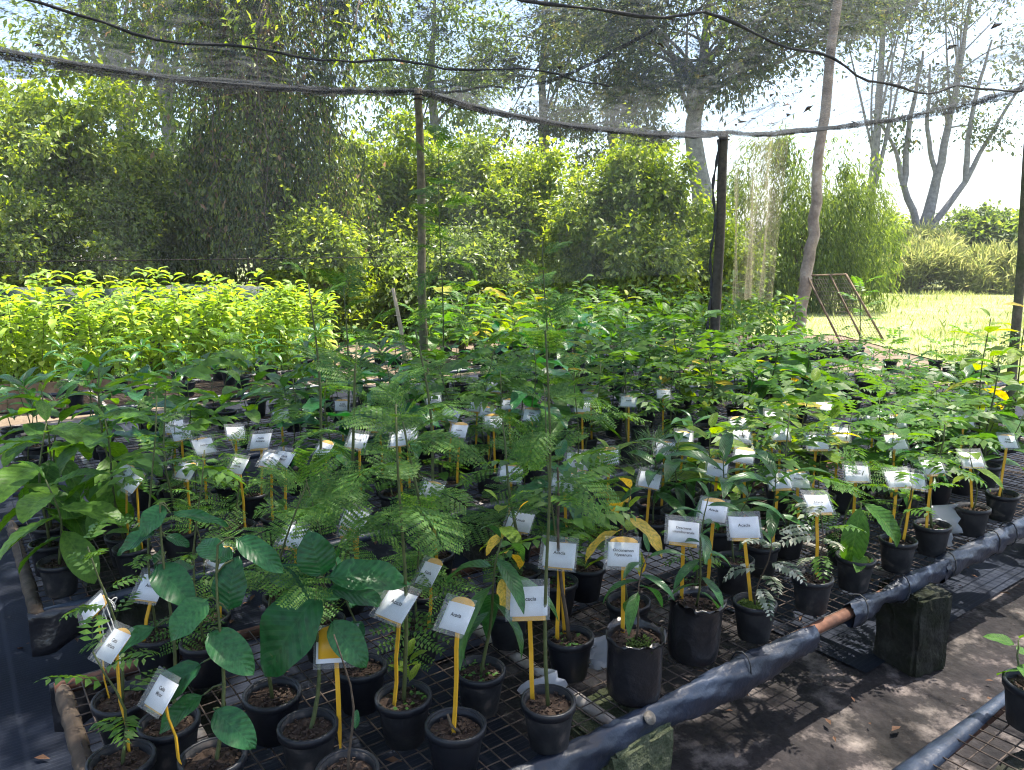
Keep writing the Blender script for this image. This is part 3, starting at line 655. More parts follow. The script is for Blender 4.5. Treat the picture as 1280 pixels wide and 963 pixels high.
a = np.linspace(.3, NET - .1, 40); MB().add(*tube(np.stack((PP[0, 0] - .1 + .02 * np.sin(a * 7), PP[0, 1] - .03 + .02 * np.cos(a * 5), a), 1), .018 + .008 * np.sin(a * 23), 5)).build('rope', 'rope', rp)
post(8.33, 1.74, NET, .048, 'wooden post at the open side facing the sunny field', lean=(-.13, 0), seed=3)
post(-1.0, 5.34, NET, .05, 'wooden post at the far end of the yellow green seedlings', seed=4)

net = tag(empty('shade_net', (0, 0, 0)), 'sagging grey shade net roof stretched over the benches', 'shade net')
us = np.linspace(-5.4, 8.17, 96); vs_ = np.linspace(-4.6, 5.34, 74)
V = np.array([(*uvz(u, v)[:2], netz(u, v)) for v in vs_ for u in us]); nu = len(us)
Q = [(j * nu + i, j * nu + i + 1, (j + 1) * nu + i + 1, (j + 1) * nu + i) for j in range(len(vs_) - 1) for i in range(nu - 1)]
MB().add(V, Q).build('net_sheet', 'net_roof', net)
def hem(pts, rad, seed, name='hem', mat='net_hem', strands=2):
    """gathered net edge: a flattened bundle with folds that hang a little"""
    q = np.random.default_rng(seed); mb = MB(); P = np.array(pts); m = len(P)
    for k in range(strands):
        off = np.cumsum(q.normal(0, .012, (m, 3)), 0); off -= np.linspace(0, 1, m)[:, None] * off[-1]; off[:, 2] -= abs(q.normal(0, .02)) + .01 * k
        mb.add(*tube(P + off * .6, rad * (.55 + .5 * q.random(m)), 7))
    return mb.build(name, mat, net)
lin = lambda a, b, n: np.linspace(a, b, n)
hem([(*uvz(u, 5.34)[:2], netz(u, 5.34)) for u in lin(-5.4, 3.62, 60)], .024, 1, strands=3)
hem([(*uvz(u, 5.34)[:2], netz(u, 5.34)) for u in lin(3.62, 8.17, 40)], .032, 2, strands=3)
hem([(*uvz(8.17, v)[:2], netz(8.17, v)) for v in lin(5.34, 1.9, 36)], .032, 3)
hem([(*uvz(8.17, v)[:2], netz(8.17, v)) for v in lin(1.9, -4.6, 36)], .024, 4)
hem([(*uvz(u, 1.89)[:2], netz(u, 1.89) - .01) for u in lin(-3, 8.17, 70)], .012, 5, 'support_rope', 'rope', 1)
hem([(*uvz(3.62, v)[:2], netz(3.62, v) - .01) for v in lin(-3, 5.34, 60)], .014, 6, 'support_rope', 'net_hem', 1)
hem([(*uvz(u, 3.1 + .05 * u)[:2], netz(u, 3.1) - .02) for u in lin(-3.5, 4.2, 60)], .009, 7, 'support_rope', 'rope', 1)
# hanging folds of slack cloth along the back edge
for k, (ua, ub, dep, sd_) in enumerate(((-5.2, 3.5, .30, 3), (3.7, 8.1, .26, 4))):
    q = np.random.default_rng(sd_); n = 70; uu = lin(ua, ub, n); V = []
    for i, u in enumerate(uu):
        f = i / (n - 1); h = dep * (math.sin(math.pi * f) ** .6) * (.75 + .25 * math.sin(u * 5))
        for j in range(4): g = j / 3; p = uvz(u, 5.33 - .03 * math.sin(u * 9 + g * 2) * g - .05 * g); V.append((p.x, p.y, netz(u, 5.34) + .02 - h * g * .7))
    Q = [(i * 4 + j, i * 4 + j + 1, (i + 1) * 4 + j + 1, (i + 1) * 4 + j) for i in range(n - 1) for j in range(3)]
    MB().add(V, Q).build('slack_fold', 'net_hem', net)
q = np.random.default_rng(12); n = 150; lu = np.where(q.random(n) < .6, q.uniform(3.6, 8, n), q.uniform(-2, 8, n)); lv = np.where(q.random(n) < .6, q.uniform(.6, 3.5, n), q.uniform(-1, 5.2, n))
P = np.array([(*uvz(a_, b_)[:2], netz(a_, b_) + .012) for a_, b_ in zip(lu, lv)]); D = q.normal(0, 1, (n, 3)); D[:, 2] *= .1; L_ = q.uniform(.03, .11, n)
tag(MB().add(*cards(P, D, np.tile((0, 0, 1.), (n, 1)) + q.normal(0, .2, (n, 3)), L_, L_ * .45)).build('fallen_leaves', 'litter', net), kind='stuff')

def side_net(name, label, pa, pb, z0, z1, mat, amp=.05, n=46, wire=True, seed=0, narrow=0.0):
    root = tag(empty(name), label, 'shade net'); a, b = np.array(pa), np.array(pb); d = (b - a) / np.linalg.norm(b - a); nn = np.array((-d[1], d[0])); V = []; m = 12
    for i in range(n):
        f = i / (n - 1)
        for j in range(m):
            g = j / (m - 1); ff = .5 + (f - .5) * (1 - narrow * g); p = a + (b - a) * ff + nn * amp * (math.sin(f * 19 + seed) * .6 + math.sin(f * 47 + g * 2) * .25) * (.3 + g)
            V.append((p[0], p[1], z1 + (z0 - z1) * g + .03 * math.sin(f * 8 + seed) * g))
    Q = [(i * m + j, i * m + j + 1, (i + 1) * m + j + 1, (i + 1) * m + j) for i in range(n - 1) for j in range(m - 1)]
    MB().add(V, Q).build('net_sheet', mat, root)
    if wire: P = np.array([(*(a + (b - a) * f), z0 + .12 - .02 * math.sin(math.pi * f)) for f in lin(0, 1, 24)]); MB().add(*tube(P, .004, 5)).build('wire', 'wire', root)
    return root
side_net('side_net', 'grey shade net hanging between the slim post and the yellow green seedlings', uvz(-5.0, 5.36)[:2], uvz(3.58, 5.36)[:2], 1.46, NET - .12, 'net_side')
side_net('side_net', 'faint shade net hanging between the slim post and the rope tied post', uvz(3.66, 5.40)[:2], uvz(8.1, 5.40)[:2], 1.3, NET - .14, 'net_side', seed=2, wire=False)
side_net('hanging_net', 'sandy beige net bunched beside the dark rope tied post', uvz(8.22, 4.42)[:2], uvz(8.22, 5.26)[:2], 1.02, NET - .1, 'net_beige', .13, 60, False, 5, .3)
# tarp screen behind the yellow green seedlings
q = np.random.default_rng(2); n = 60; V = []
for i in range(n):
    f = i / (n - 1); x, y = -6.6 + 3.2 * f, 9.75 + 1.2 * f
    for j in range(5): g = j / 4; V.append((x, y + .05 * math.sin(f * 40 + g), .0 + (1.16 + .02 * math.sin(f * 11) + .012 * math.sin(f * 31)) * g))
tp = MB().add(V, [(i * 5 + j, i * 5 + j + 1, (i + 1) * 5 + j + 1, (i + 1) * 5 + j) for i in range(n - 1) for j in range(4)]).build('tarp_screen', 'tarp_green')
tp.modifiers.new('thickness', 'SOLIDIFY').thickness = .006
tag(tp, 'dark green tarp screen standing behind the yellow green seedlings', 'tarp')

# ================================================================ trees and bushes
def tree(name, label, x, y, lobes, nclump, nleaf, leafL, mat, trunk=None, limbs=8, bark='bark', clump=.34, droop=.4, group=None, seed=0, flat=.75, wd=.42, hang=0.0, cat='tree', shell=.5, puffy=None, limb_from=.33):
    """lobes: (dx, dy, z, rx, ry, rz); trunk: list of (dx, dy, z, radius)"""
    q = np.random.default_rng(seed); root = tag(empty(name, (x, y, 0)), label, cat, group)
    Lb = np.array(lobes, float); zc = Lb[:, 2].mean()
    if puffy is None: puffy = cat == 'bush'
    if puffy:            # break the big lobes into many rounded tufts with gaps between them
        sub = []
        for lb in Lb:
            k_ = int(9 + 7 * lb[3]); d_ = q.normal(0, 1, (k_, 3)); d_ /= np.linalg.norm(d_, axis=1)[:, None]; rr = q.uniform(.26, .5, k_)
            sub += [(*(lb[:3] + d_[i] * lb[3:6] * (1.02 - rr[i] * .7)), *(lb[3:6].mean() * rr[i] * np.array((1, 1, .85)))) for i in range(k_)]
        Lb = np.array(sub); Lb = Lb[Lb[:, 2] > .1]; clump = min(clump, .15); shell = max(shell, .82); nclump = int(nclump * 2.2)
    wts = (Lb[:, 3] * Lb[:, 5]) ** 1.0; k = q.choice(len(Lb), nclump, p=wts / wts.sum())
    dv = q.normal(0, 1, (nclump, 3)); dv /= np.linalg.norm(dv, axis=1)[:, None]; rad = shell + (1 - shell) * q.random(nclump) ** .6
    C = Lb[k, :3] + dv * rad[:, None] * Lb[k, 3:6] * (1 + .18 * q.normal(0, 1, nclump)[:, None]); g_ = C[:, 2] > .1; C = C[g_]; dv = dv[g_]
    m = len(C); per = max(1, int(nleaf * (1.3 if puffy else 1)) // m); idx = np.repeat(np.arange(m), per); n = len(idx); cs = clump * q.uniform(.5, 1.5, m)
    off = q.normal(0, 1, (n, 3)) * cs[idx][:, None]; off[:, 2] *= flat
    if hang: off[:, 2] = -abs(q.exponential(hang, n)) + .15 * q.normal(0, 1, n); off[:, :2] *= .45
    P = C[idx] + off; ok = P[:, 2] > .03; P = P[ok]; idx = idx[ok]; off = off[ok]; n = len(P)
    out = (P - (C - dv * .5)[idx]) if puffy else (P - np.array((0, 0, zc))); out /= np.linalg.norm(out, axis=1)[:, None] + 1e-6
    D = q.normal(0, .8, (n, 3)) + out * .6 + off / (np.linalg.norm(off, axis=1)[:, None] + 1e-6) * .5; D[:, 2] -= droop
    on = off / (np.linalg.norm(off, axis=1)[:, None] + 1e-6); Nn = (q.normal(0, .38, (n, 3)) + out * .45 + (0, 0, .9)) if puffy else (q.normal(0, .4, (n, 3)) + on * .4 + out * .3 + (0, 0, .9)); wd = .6 if puffy and wd > .3 else wd; L = leafL * (1.0 if puffy else 1) * q.uniform(.6, 1.35, n) * q.uniform(.65, 1.4, m)[idx]
    if puffy:            # stray shoots that break the outline
        ks = q.integers(0, m, m // 3); sd0 = C[ks]; so = dv[ks] * (.7, .7, .5) + (0, 0, .75) + q.normal(0, .25, (len(ks), 3)); sl = q.uniform(.25, .75, len(ks)); f_ = np.tile(np.linspace(.1, 1, 14), len(ks)); k2 = np.repeat(np.arange(len(ks)), 14)
        sp_ = sd0[k2] + so[k2] * (f_ * sl[k2])[:, None] + q.normal(0, .025, (len(k2), 3)); sp_[:, 2] -= .35 * (f_ * sl[k2]) ** 2
        P = np.concatenate((P, sp_)); D = np.concatenate((D, q.normal(0, .8, (len(k2), 3)) + so[k2] * .4)); Nn = np.concatenate((Nn, q.normal(0, .5, (len(k2), 3)) + (0, 0, .9))); L = np.concatenate((L, leafL * q.uniform(.5, 1.1, len(k2)))); n = len(P)
    MB().add(*cards(P, D, Nn, L, L * wd * q.uniform(.8, 1.25, n))).build('crown', mat, root, smooth=False)
    tr = np.array(trunk if trunk else [(0, 0, -.1, .09), (.05, .03, zc * .6, .07), (.0, .0, zc + .3, .03)], float)
    t = np.linspace(0, len(tr) - 1, len(tr) * 4); tp_ = np.stack([np.interp(t, np.arange(len(tr)), tr[:, c]) for c in range(4)], 1)
    tp_[1:, :2] += q.normal(0, .02, (len(t) - 1, 2)); mb = MB().add(*tube(tp_[:, :3], tp_[:, 3], 9)); mb.build('trunk', bark, root)
    for j in range(limbs):
        c = C[q.integers(m)]; s = tp_[q.integers(int(len(t) * limb_from), len(t))]; s0 = s[:3]; r0 = s[3] * .36; md = (s0 + c) / 2 + q.normal(0, .12, 3) * np.linalg.norm(c - s0); md[2] += .1 * np.linalg.norm(c - s0)
        f = np.linspace(0, 1, 9)[:, None]; B = s0 * (1 - f) ** 2 + 2 * md * f * (1 - f) + c * f ** 2
        MB().add(*tube(B, np.linspace(r0, max(.008, r0 * .25), 9), 6)).build('limb', bark, root)
    return root
BG = 'bushes and trees beyond the nursery'
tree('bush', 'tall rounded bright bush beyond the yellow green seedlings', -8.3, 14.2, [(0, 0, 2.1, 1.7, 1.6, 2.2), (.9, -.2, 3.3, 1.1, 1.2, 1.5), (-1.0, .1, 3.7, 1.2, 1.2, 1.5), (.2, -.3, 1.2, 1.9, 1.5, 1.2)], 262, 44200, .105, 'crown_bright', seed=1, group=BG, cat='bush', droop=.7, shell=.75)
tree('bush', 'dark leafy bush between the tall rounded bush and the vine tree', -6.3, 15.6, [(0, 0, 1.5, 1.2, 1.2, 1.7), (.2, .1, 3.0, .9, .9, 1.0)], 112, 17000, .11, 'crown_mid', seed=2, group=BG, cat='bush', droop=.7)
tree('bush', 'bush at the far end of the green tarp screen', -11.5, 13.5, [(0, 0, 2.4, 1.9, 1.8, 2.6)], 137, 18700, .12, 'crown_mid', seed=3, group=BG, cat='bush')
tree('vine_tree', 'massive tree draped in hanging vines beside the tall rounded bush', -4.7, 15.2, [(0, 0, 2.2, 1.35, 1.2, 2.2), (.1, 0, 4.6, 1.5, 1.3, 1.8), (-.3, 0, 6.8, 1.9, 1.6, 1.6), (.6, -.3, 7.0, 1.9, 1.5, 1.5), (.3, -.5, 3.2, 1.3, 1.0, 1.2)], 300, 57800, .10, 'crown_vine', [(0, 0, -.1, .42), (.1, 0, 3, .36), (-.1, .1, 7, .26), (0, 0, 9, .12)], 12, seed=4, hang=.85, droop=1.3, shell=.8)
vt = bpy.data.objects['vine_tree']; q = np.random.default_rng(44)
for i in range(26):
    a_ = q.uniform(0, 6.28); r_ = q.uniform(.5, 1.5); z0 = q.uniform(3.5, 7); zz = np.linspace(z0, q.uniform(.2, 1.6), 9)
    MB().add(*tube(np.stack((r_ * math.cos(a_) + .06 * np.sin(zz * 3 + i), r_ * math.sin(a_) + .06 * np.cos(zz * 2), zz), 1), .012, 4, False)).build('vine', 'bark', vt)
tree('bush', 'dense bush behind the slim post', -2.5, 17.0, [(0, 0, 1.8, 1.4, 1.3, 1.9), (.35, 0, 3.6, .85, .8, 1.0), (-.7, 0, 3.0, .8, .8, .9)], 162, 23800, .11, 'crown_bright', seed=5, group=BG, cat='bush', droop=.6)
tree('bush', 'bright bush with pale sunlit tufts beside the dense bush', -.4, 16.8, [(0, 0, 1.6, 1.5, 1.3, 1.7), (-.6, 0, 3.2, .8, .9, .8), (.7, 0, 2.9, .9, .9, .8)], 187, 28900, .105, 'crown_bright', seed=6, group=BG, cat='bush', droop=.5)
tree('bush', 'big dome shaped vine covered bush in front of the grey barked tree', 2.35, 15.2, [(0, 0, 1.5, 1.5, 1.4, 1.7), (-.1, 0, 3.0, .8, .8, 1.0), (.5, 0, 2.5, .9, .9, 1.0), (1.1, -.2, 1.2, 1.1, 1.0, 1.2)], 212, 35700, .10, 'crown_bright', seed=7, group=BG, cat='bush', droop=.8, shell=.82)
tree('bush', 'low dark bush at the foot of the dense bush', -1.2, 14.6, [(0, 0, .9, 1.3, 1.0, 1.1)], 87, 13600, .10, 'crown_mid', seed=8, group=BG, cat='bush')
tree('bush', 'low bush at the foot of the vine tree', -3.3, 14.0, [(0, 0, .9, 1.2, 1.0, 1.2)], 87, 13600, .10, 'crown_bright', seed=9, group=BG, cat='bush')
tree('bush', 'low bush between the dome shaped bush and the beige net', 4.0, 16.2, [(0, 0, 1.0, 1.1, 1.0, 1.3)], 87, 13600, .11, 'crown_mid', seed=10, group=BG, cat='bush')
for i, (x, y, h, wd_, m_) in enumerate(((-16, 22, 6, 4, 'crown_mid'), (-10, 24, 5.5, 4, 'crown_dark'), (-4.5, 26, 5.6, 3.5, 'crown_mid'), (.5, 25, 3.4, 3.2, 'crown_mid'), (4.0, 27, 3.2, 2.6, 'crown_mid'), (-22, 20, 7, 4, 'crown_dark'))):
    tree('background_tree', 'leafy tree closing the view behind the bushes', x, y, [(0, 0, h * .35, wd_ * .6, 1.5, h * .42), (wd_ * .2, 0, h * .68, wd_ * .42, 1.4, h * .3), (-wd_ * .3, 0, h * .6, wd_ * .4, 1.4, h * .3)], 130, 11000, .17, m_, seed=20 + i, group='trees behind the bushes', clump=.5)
tree('fine_leaved_tree', 'drooping fine leaved tree between the beige net and the pink barked trunk', 7.6, 20.5, [(-1.0, 0, 3.0, 1.1, 1.0, 1.9), (.9, 0, 2.5, 1.2, 1.0, 1.9), (1.6, .2, 2.1, .9, .9, 1.6), (-.3, 0, 1.5, 1.2, 1.0, 1.3)], 187, 32300, .15, 'crown_mid', seed=30, hang=.5, droop=1.5, wd=.2)
# tall grey-barked tree with an open crown
tree('tall_tree', 'tall grey barked tree with a broad open crown above the dome shaped bush', 6.4, 25.5, [(-3.6, 0, 8.4, 1.9, 2, 1.7), (-1.6, 0, 9.6, 2.0, 2, 1.4), (1.2, 0, 8.6, 2.2, 2, 1.6), (3.4, 0, 9.3, 2.0, 2, 1.5), (-2.4, 0, 6.9, 1.4, 1.2, .8), (.2, -.4, 7.0, 1.8, 1.4, .7)], 212, 27200, .17, 'crown_gum', [(0, 0, -.1, .42), (-.25, 0, 3.5, .33), (-.7, 0, 5.4, .26), (-.4, 0, 7.6, .15), (-.2, 0, 10, .08)], 24, 'bark_grey', clump=.42, seed=31, limb_from=.5, shell=.3)
q = np.random.default_rng(31)
tree('forked_tree', 'pale forked tree with thin bare limbs rising from the field bushes', 18.3, 35, [(-2.0, 0, 11.5, 2.4, 2, 1.5), (1.5, 0, 12.5, 2.6, 2, 1.6), (3.4, 0, 9.8, 1.8, 1.6, 1.2), (-1.8, 0, 9.2, 1.3, 1.2, .8), (2.6, 0, 7.0, 1.2, 1, .8), (-2.0, 0, 6.8, 1.0, 1, .7), (.6, 0, 8.4, 1.3, 1, .8)], 100, 7140, .2, 'crown_gum', [(0, 0, -.1, .34), (.1, 0, 2.6, .28), (.5, 0, 5.0, .18), (.9, 0, 8.5, .12), (1.2, 0, 12.5, .06)], 20, 'bark_grey', clump=.45, seed=32, limb_from=.6, shell=.3)
ft = bpy.data.objects['forked_tree']
for pts in ([(0, 0, 2.2, .18), (-.9, 0, 4.2, .14), (-1.5, 0, 6.0, .08), (-2.6, 0, 7.6, .05)], [(.1, 0, 2.2, .17), (1.6, 0, 4.4, .13), (2.6, 0, 6.6, .08), (4.0, 0, 9.2, .05)], [(-1.0, 0, 4.4, .15), (-1.0, 0, 7, .11), (-.6, 0, 10, .05)], [(1.7, 0, 4.6, .14), (1.7, 0, 7.5, .1), (2.2, 0, 10.5, .04)], [(.45, 0, 4.6, .12), (-.2, .1, 7, .09), (-.3, 0, 9.5, .04)]):
    a_ = np.array(pts); t = np.linspace(0, len(a_) - 1, 12); MB().add(*tube(np.stack([np.interp(t, np.arange(len(a_)), a_[:, c]) for c in range(3)], 1) + q.normal(0, .03, (12, 3)), np.interp(t, np.arange(len(a_)), a_[:, 3]), 7)).build('limb', 'bark_grey', ft)
tree('bare_trunk_tree', 'thin straight trunk standing behind the fine leaved tree', 15.6, 34.5, [(0, 0, 12.5, 1.6, 1.5, 1.5)], 37, 4250, .2, 'crown_gum', [(0, 0, -.1, .2), (.1, 0, 6, .17), (.0, 0, 13, .08)], 8, 'bark_grey', clump=.6, seed=33, shell=.3)
tree('bare_limbed_tree', 'bare limbed tree rising behind the tall rounded bush', -11.6, 24, [(-.6, 0, 10.5, 2.0, 1.6, 1.2), (2.4, 0, 11, 2, 1.6, 1.2)], 62, 6460, .16, 'crown_gum', [(0, 0, -.1, .32), (.1, 0, 5, .26), (-.2, 0, 8.2, .2), (-.5, 0, 11, .1)], 12, 'bark_grey', clump=.5, seed=34, shell=.3)
tree('slender_tree', 'slender pink barked tree trunk beside the leaning mesh frame', 5.28, 14.2, [(-.4, -.2, 8.8, 2.4, 2.2, 1.2), (1.4, .5, 9.2, 1.8, 1.8, 1.1), (-2.6, -1.4, 8.4, 1.9, 1.7, .9)], 120, 12000, .14, 'crown_gum', [(0, 0, -.1, .14), (.05, 0, .9, .115), (.17, 0, 1.9, .10), (.18, 0, 3.2, .09), (.25, 0, 4.6, .085), (.42, 0, 7.2, .07), (.5, 0, 8.8, .05)], 16, 'bark_pale', clump=.45, seed=35, shell=.2, limb_from=.72)
tree('added_shade_tree', 'unseen spreading tree added to shade the benches from above', -4.2, 2.2, [(5.2, 2.8, 8.2, 1.3, 1.3, .6), (6.6, 4.4, 8.4, 1.4, 1.3, .6), (4.8, 5.0, 8.6, 1.4, 1.4, .6), (6.3, 2.0, 8.0, .9, .9, .5), (6.5, .7, 8.0, .8, .8, .4), (5.2, 1.1, 8.1, .9, .9, .5), (3.4, 2.6, 8.2, 1.2, 1.2, .6), (1.5, 1.0, 8.0, 1.8, 1.6, .8)], 200, 12500, .15, 'crown_mid', [(0, 0, -.1, .3), (.1, .1, 3, .26), (.3, .2, 6, .2), (.6, .4, 7.8, .1)], 18, 'bark_grey', clump=.4, seed=36, shell=.2, limb_from=.6)  # out of view, added for its shade; crown lobes placed to darken the benches
for i, (x, y, z, m_) in enumerate(((-3.1, 9.8, 4.15, 'crown_bright'), (-2.0, 9.9, 4.0, 'crown_bright'), (3.0, 12.2, 4.9, 'crown_bright'))):
    q = np.random.default_rng(90 + i); br = tag(empty('hanging_branch', (x, y, z)), 'sunlit leafy branch tip hanging down %s' % ('behind the net near the vine tree' if i < 2 else 'between the rope tied post and the slender tree'), 'branch', 'leafy branch tips above the net')
    top = np.array((q.uniform(-.3, .3), 2.5, 2.6)); t = np.linspace(0, 1, 10)[:, None]; B = top * (1 - t) ** 1.0 * (1, 1, 1) + np.array((.15, 0, .3)) * np.sin(t * 3.1); MB().add(*tube(B, np.linspace(.03, .006, 10), 6)).build('limb', 'bark', br)
    P = np.concatenate([B[6:]] * 26) + q.normal(0, .2, (104, 3)); MB().add(*cards(P, q.normal(0, .6, (104, 3)) + (0, 0, -.7), q.normal(0, .4, (104, 3)) + (0, 0, .9), q.uniform(.09, .16, 104), q.uniform(.035, .06, 104))).build('leaves', m_, br, smooth=False)['kind'] = 'stuff'
for i, (x, y, h, lb) in enumerate(((-2.6, 27, 9.5, 'tall feathery tree behind the dense bush'), (1.2, 30, 10.5, 'tall pale tree behind the bright tufted bush'), (-9.0, 21, 9.0, 'tall dark tree behind the vine tree'), (4.2, 33, 9.0, 'tall tree behind the dome shaped bush'))):
    tree('tall_tree', lb, x, y, [(-.8, 0, h * .55, 1.5, 1.2, 1.2), (.9, 0, h * .66, 1.6, 1.2, 1.3), (-.2, 0, h * .85, 2.0, 1.4, 1.3), (1.6, 0, h * .95, 1.5, 1.2, 1.1), (-1.8, 0, h * .78, 1.2, 1.2, .9), (.2, 0, h * 1.1, 1.8, 1.4, 1.0)], 130, 10500, .17, ('crown_mid', 'crown_gum', 'crown_mid', 'crown_gum')[i], [(0, 0, -.1, .26), (.1, 0, h * .4, .2), (-.1, 0, h * .75, .13), (.1, 0, h * 1.05, .04)], 16, 'bark_grey', clump=.36, seed=130 + i, shell=.3, limb_from=.45)
# field edge bushes and reeds
for i, (x, y, h, rx, m_) in enumerate(((12.6, 31, 2.9, 1.7, 'crown_mid'), (14.8, 33, 2.6, 1.5, 'crown_bright'), (16.9, 32, 2.4, 1.3, 'reed'), (19.3, 32, 2.9, 1.7, 'crown_mid'), (21.6, 33, 2.6, 1.6, 'reed'), (23.8, 32, 2.9, 1.8, 'crown_bright'), (26.4, 34, 2.6, 1.8, 'crown_mid'), (10.6, 30, 2.6, 1.4, 'crown_dark'), (20.6, 27, 1.3, 1.2, 'reed'), (23.0, 28, 1.2, 1.4, 'reed'), (13.6, 36, 3.9, 2.0, 'crown_mid'), (17.6, 38, 3.5, 2.2, 'crown_bright'), (22.2, 38, 3.6, 2.4, 'crown_mid'), (26.0, 39, 3.7, 2.4, 'crown_bright'), (15.8, 30, 1.7, 1.4, 'reed'), (18.2, 29.5, 1.5, 1.4, 'reed'), (25.0, 30, 2.2, 1.6, 'reed'))):
    lb = {'reed': 'tall pale reedy clump at the edge of the sunny field', 'crown_mid': 'mid green bush at the edge of the sunny field', 'crown_bright': 'bright green bush at the edge of the sunny field', 'crown_dark': 'dark bush beside the fine leaved tree at the field edge'}[m_]
    tree('field_bush', lb, x, y, [(0, 0, h * .45, rx, 1.1, h * .5), (rx * .3, 0, h * .7, rx * .6, .9, h * .3)], 70, 6500, .2 if m_ != 'reed' else .34, m_, seed=50 + i, group='bushes at the far edge of the field', clump=.4, wd=.4 if m_ != 'reed' else .12, droop=.3 if m_ != 'reed' else -.9, cat='bush')
for i in range(9):
    x = 27 + i * 7 if i > 4 else -30 - i * 6; tree('background_tree', 'leafy tree closing the view behind the bushes', x, 44 + (i % 3) * 4, [(0, 0, 2.6, 3.6, 2, 2.8), (1, 0, 4.4, 2.2, 2, 1.6)], 100, 7650, .3, 'crown_dark', seed=70 + i, group='trees behind the bushes', clump=.7)
dead = empty('dead_sapling', (15.5 + 5.2, 29.5, 0)); tag(dead, 'thin dark dead sapling standing at the field edge', 'sapling')
MB().add(*tube([(0, 0, -.05), (.15, 0, .8), (.5, 0, 1.8), (.95, 0, 2.9)], [.06, .05, .035, .012], 6)).build('trunk', 'bark', dead)
MB().add(*tube([(.4, 0, 1.5), (.3, 0, 2.0), (.35, 0, 2.4)], [.025, .015, .008], 5)).build('limb', 'bark', dead)

# leaning mesh frame by the slender tree
fr = tag(empty('mesh_screen', (5.75, 13.9, 0), R(8)), 'rusty wire mesh frame leaning by the slender trunk', 'frame')
def bar(a, b, r_, nm, mat, par): MB().add(*tube([a, ((np.array(a) + np.array(b)) / 2), b], r_, 6)).build(nm, mat, par)
bar((-.35, .28, 1.18), (.42, .30, 1.2), .018, 'top_bar', 'plank', fr); bar((.42, .30, 1.2), (.95, -.2, .02), .022, 'side_bar', 'plank', fr); bar((-.35, .28, 1.18), (.1, -.2, .02), .02, 'side_bar', 'plank', fr); bar((.1, .29, 1.19), (.55, -.2, .02), .016, 'brace', 'plank', fr); bar((.1, -.2, .04), (.95, -.2, .04), .018, 'bottom_bar', 'plank', fr)
mb = MB()
for i in range(17):
    f = i / 16; mb.add(*tube([(-.35 + .77 * f, .285, 1.18), (.1 + .85 * f, -.19, .04)], .003, 4)); a0 = np.array((-.35, .285, 1.18)) * (1 - f) + np.array((.1, -.19, .04)) * f; mb.add(*tube([a0, a0 + (.77 + .08 * f, 0, 0)], .003, 4))
mb.build('wire_mesh', 'wire', fr)

# ================================================================ seed beds at the back
def P2(a, b, f): return (a[0] + (b[0] - a[0]) * f, a[1] + (b[1] - a[1]) * f)
sb = tag(empty('seed_bed', (-5.9, 7.47, 0), math.atan2(.336, .941)), 'raised brown plank bed holding the yellow green seedlings', 'seed bed')
for k, zz in enumerate((.075, .225)):
    MB().add(*box((2.05, 0, zz), (4.15, .03, .14))).build('plank', 'plank', sb, False); MB().add(*box((4.14, .8, zz), (.03, 1.56, .14))).build('plank', 'plank', sb, False)
MB().add(*box((2.05, .8, .13), (4.1, 1.55, .26))).build('soil', 'soil', sb, False)
SEED = [joined(rng, .74 + .06 * i, 54, .155, 'leaf_seedling', .04, .42) for i in range(6)]
for i in range(19):
    for j in range(6):
        lx, ly = -.02 + i * .222 + rng.uniform(-.05, .05), .1 + j * .27 + rng.uniform(-.06, .06)
        x = -5.9 + .941 * lx - .336 * ly; y = 7.47 + .336 * lx + .941 * ly
        root = tag(empty('seedling', (x, y, .16), rng.uniform(0, 6.28), rng.uniform(.86, 1.12), (rng.uniform(-.1, .1), rng.uniform(-.1, .1))), 'bright yellow green seedling crowded in the plank bed', 'seedling', 'yellow green seedlings in the plank bed')
        for nm, me, M, kd in SEED[rng.randrange(6)]:
            o = obj(nm, me, root, mtx=M)
            if kd: o['kind'] = kd
NURS = [joined(rng, .62 + .07 * i, 22, .17, 'leaf_nursery', .4, .42) for i in range(5)]
for i in range(17):
    for j in range(6):
        x, y = -1.1 + i * .335 + rng.uniform(-.1, .1), 10.55 + j * .34 + rng.uniform(-.1, .1) + .05 * i
        if abs(x - 2.75) < .18 and abs(y - 10.39) < .3: continue
        root = tag(empty('leafy_sapling', (x, y, 0), rng.uniform(0, 6.28), 1, (rng.uniform(-.05, .05), rng.uniform(-.05, .05))), 'leafy green sapling in the dense block before the dome shaped bush', 'potted plant', 'leafy saplings behind the benches')
        if j < 2: p_ = obj('pot', pot_me, root); p_.scale = (1.3, 1.3, 1.4)
        s_ = rng.uniform(.85, 1.25)
        for nm, me, M, kd in NURS[rng.randrange(5)]:
            o = obj(nm, me, root, mtx=Matrix.Scale(s_, 4) @ M)
            if kd: o['kind'] = kd
# big heart-shaped leaves behind the slim post
tr_ = tag(empty('taro_plant', (-.75, 11.4, 0)), 'taro plant with large upright leaves behind the slim post', 'plant')
for i, (a_, h_, s_) in enumerate(((.4, 1.05, .5), (2.2, .95, .42), (3.6, .85, .45), (5.2, 1.1, .4), (1.4, .7, .38))):
    tip = np.array((math.cos(a_) * .3, math.sin(a_) * .3, h_)); MB().add(*tube([(0, 0, 0), tip * (.3, .3, .6), tip], [.02, .015, .008], 6)).build('stalk', 'stem_green', tr_)
    obj('leaf', LEAF['lime'][i % 4], tr_, mtx=frame_m(tip, (math.cos(a_), math.sin(a_), .55 if i % 2 else -.2), (-math.cos(a_) * .6, -math.sin(a_) * .6 - .3, 1), s_, s_ * 1.4))
bs = tag(empty('bamboo_cane', (-.86, 6.47, 0)), 'pale bamboo cane stuck upright beside the slim post', 'cane')
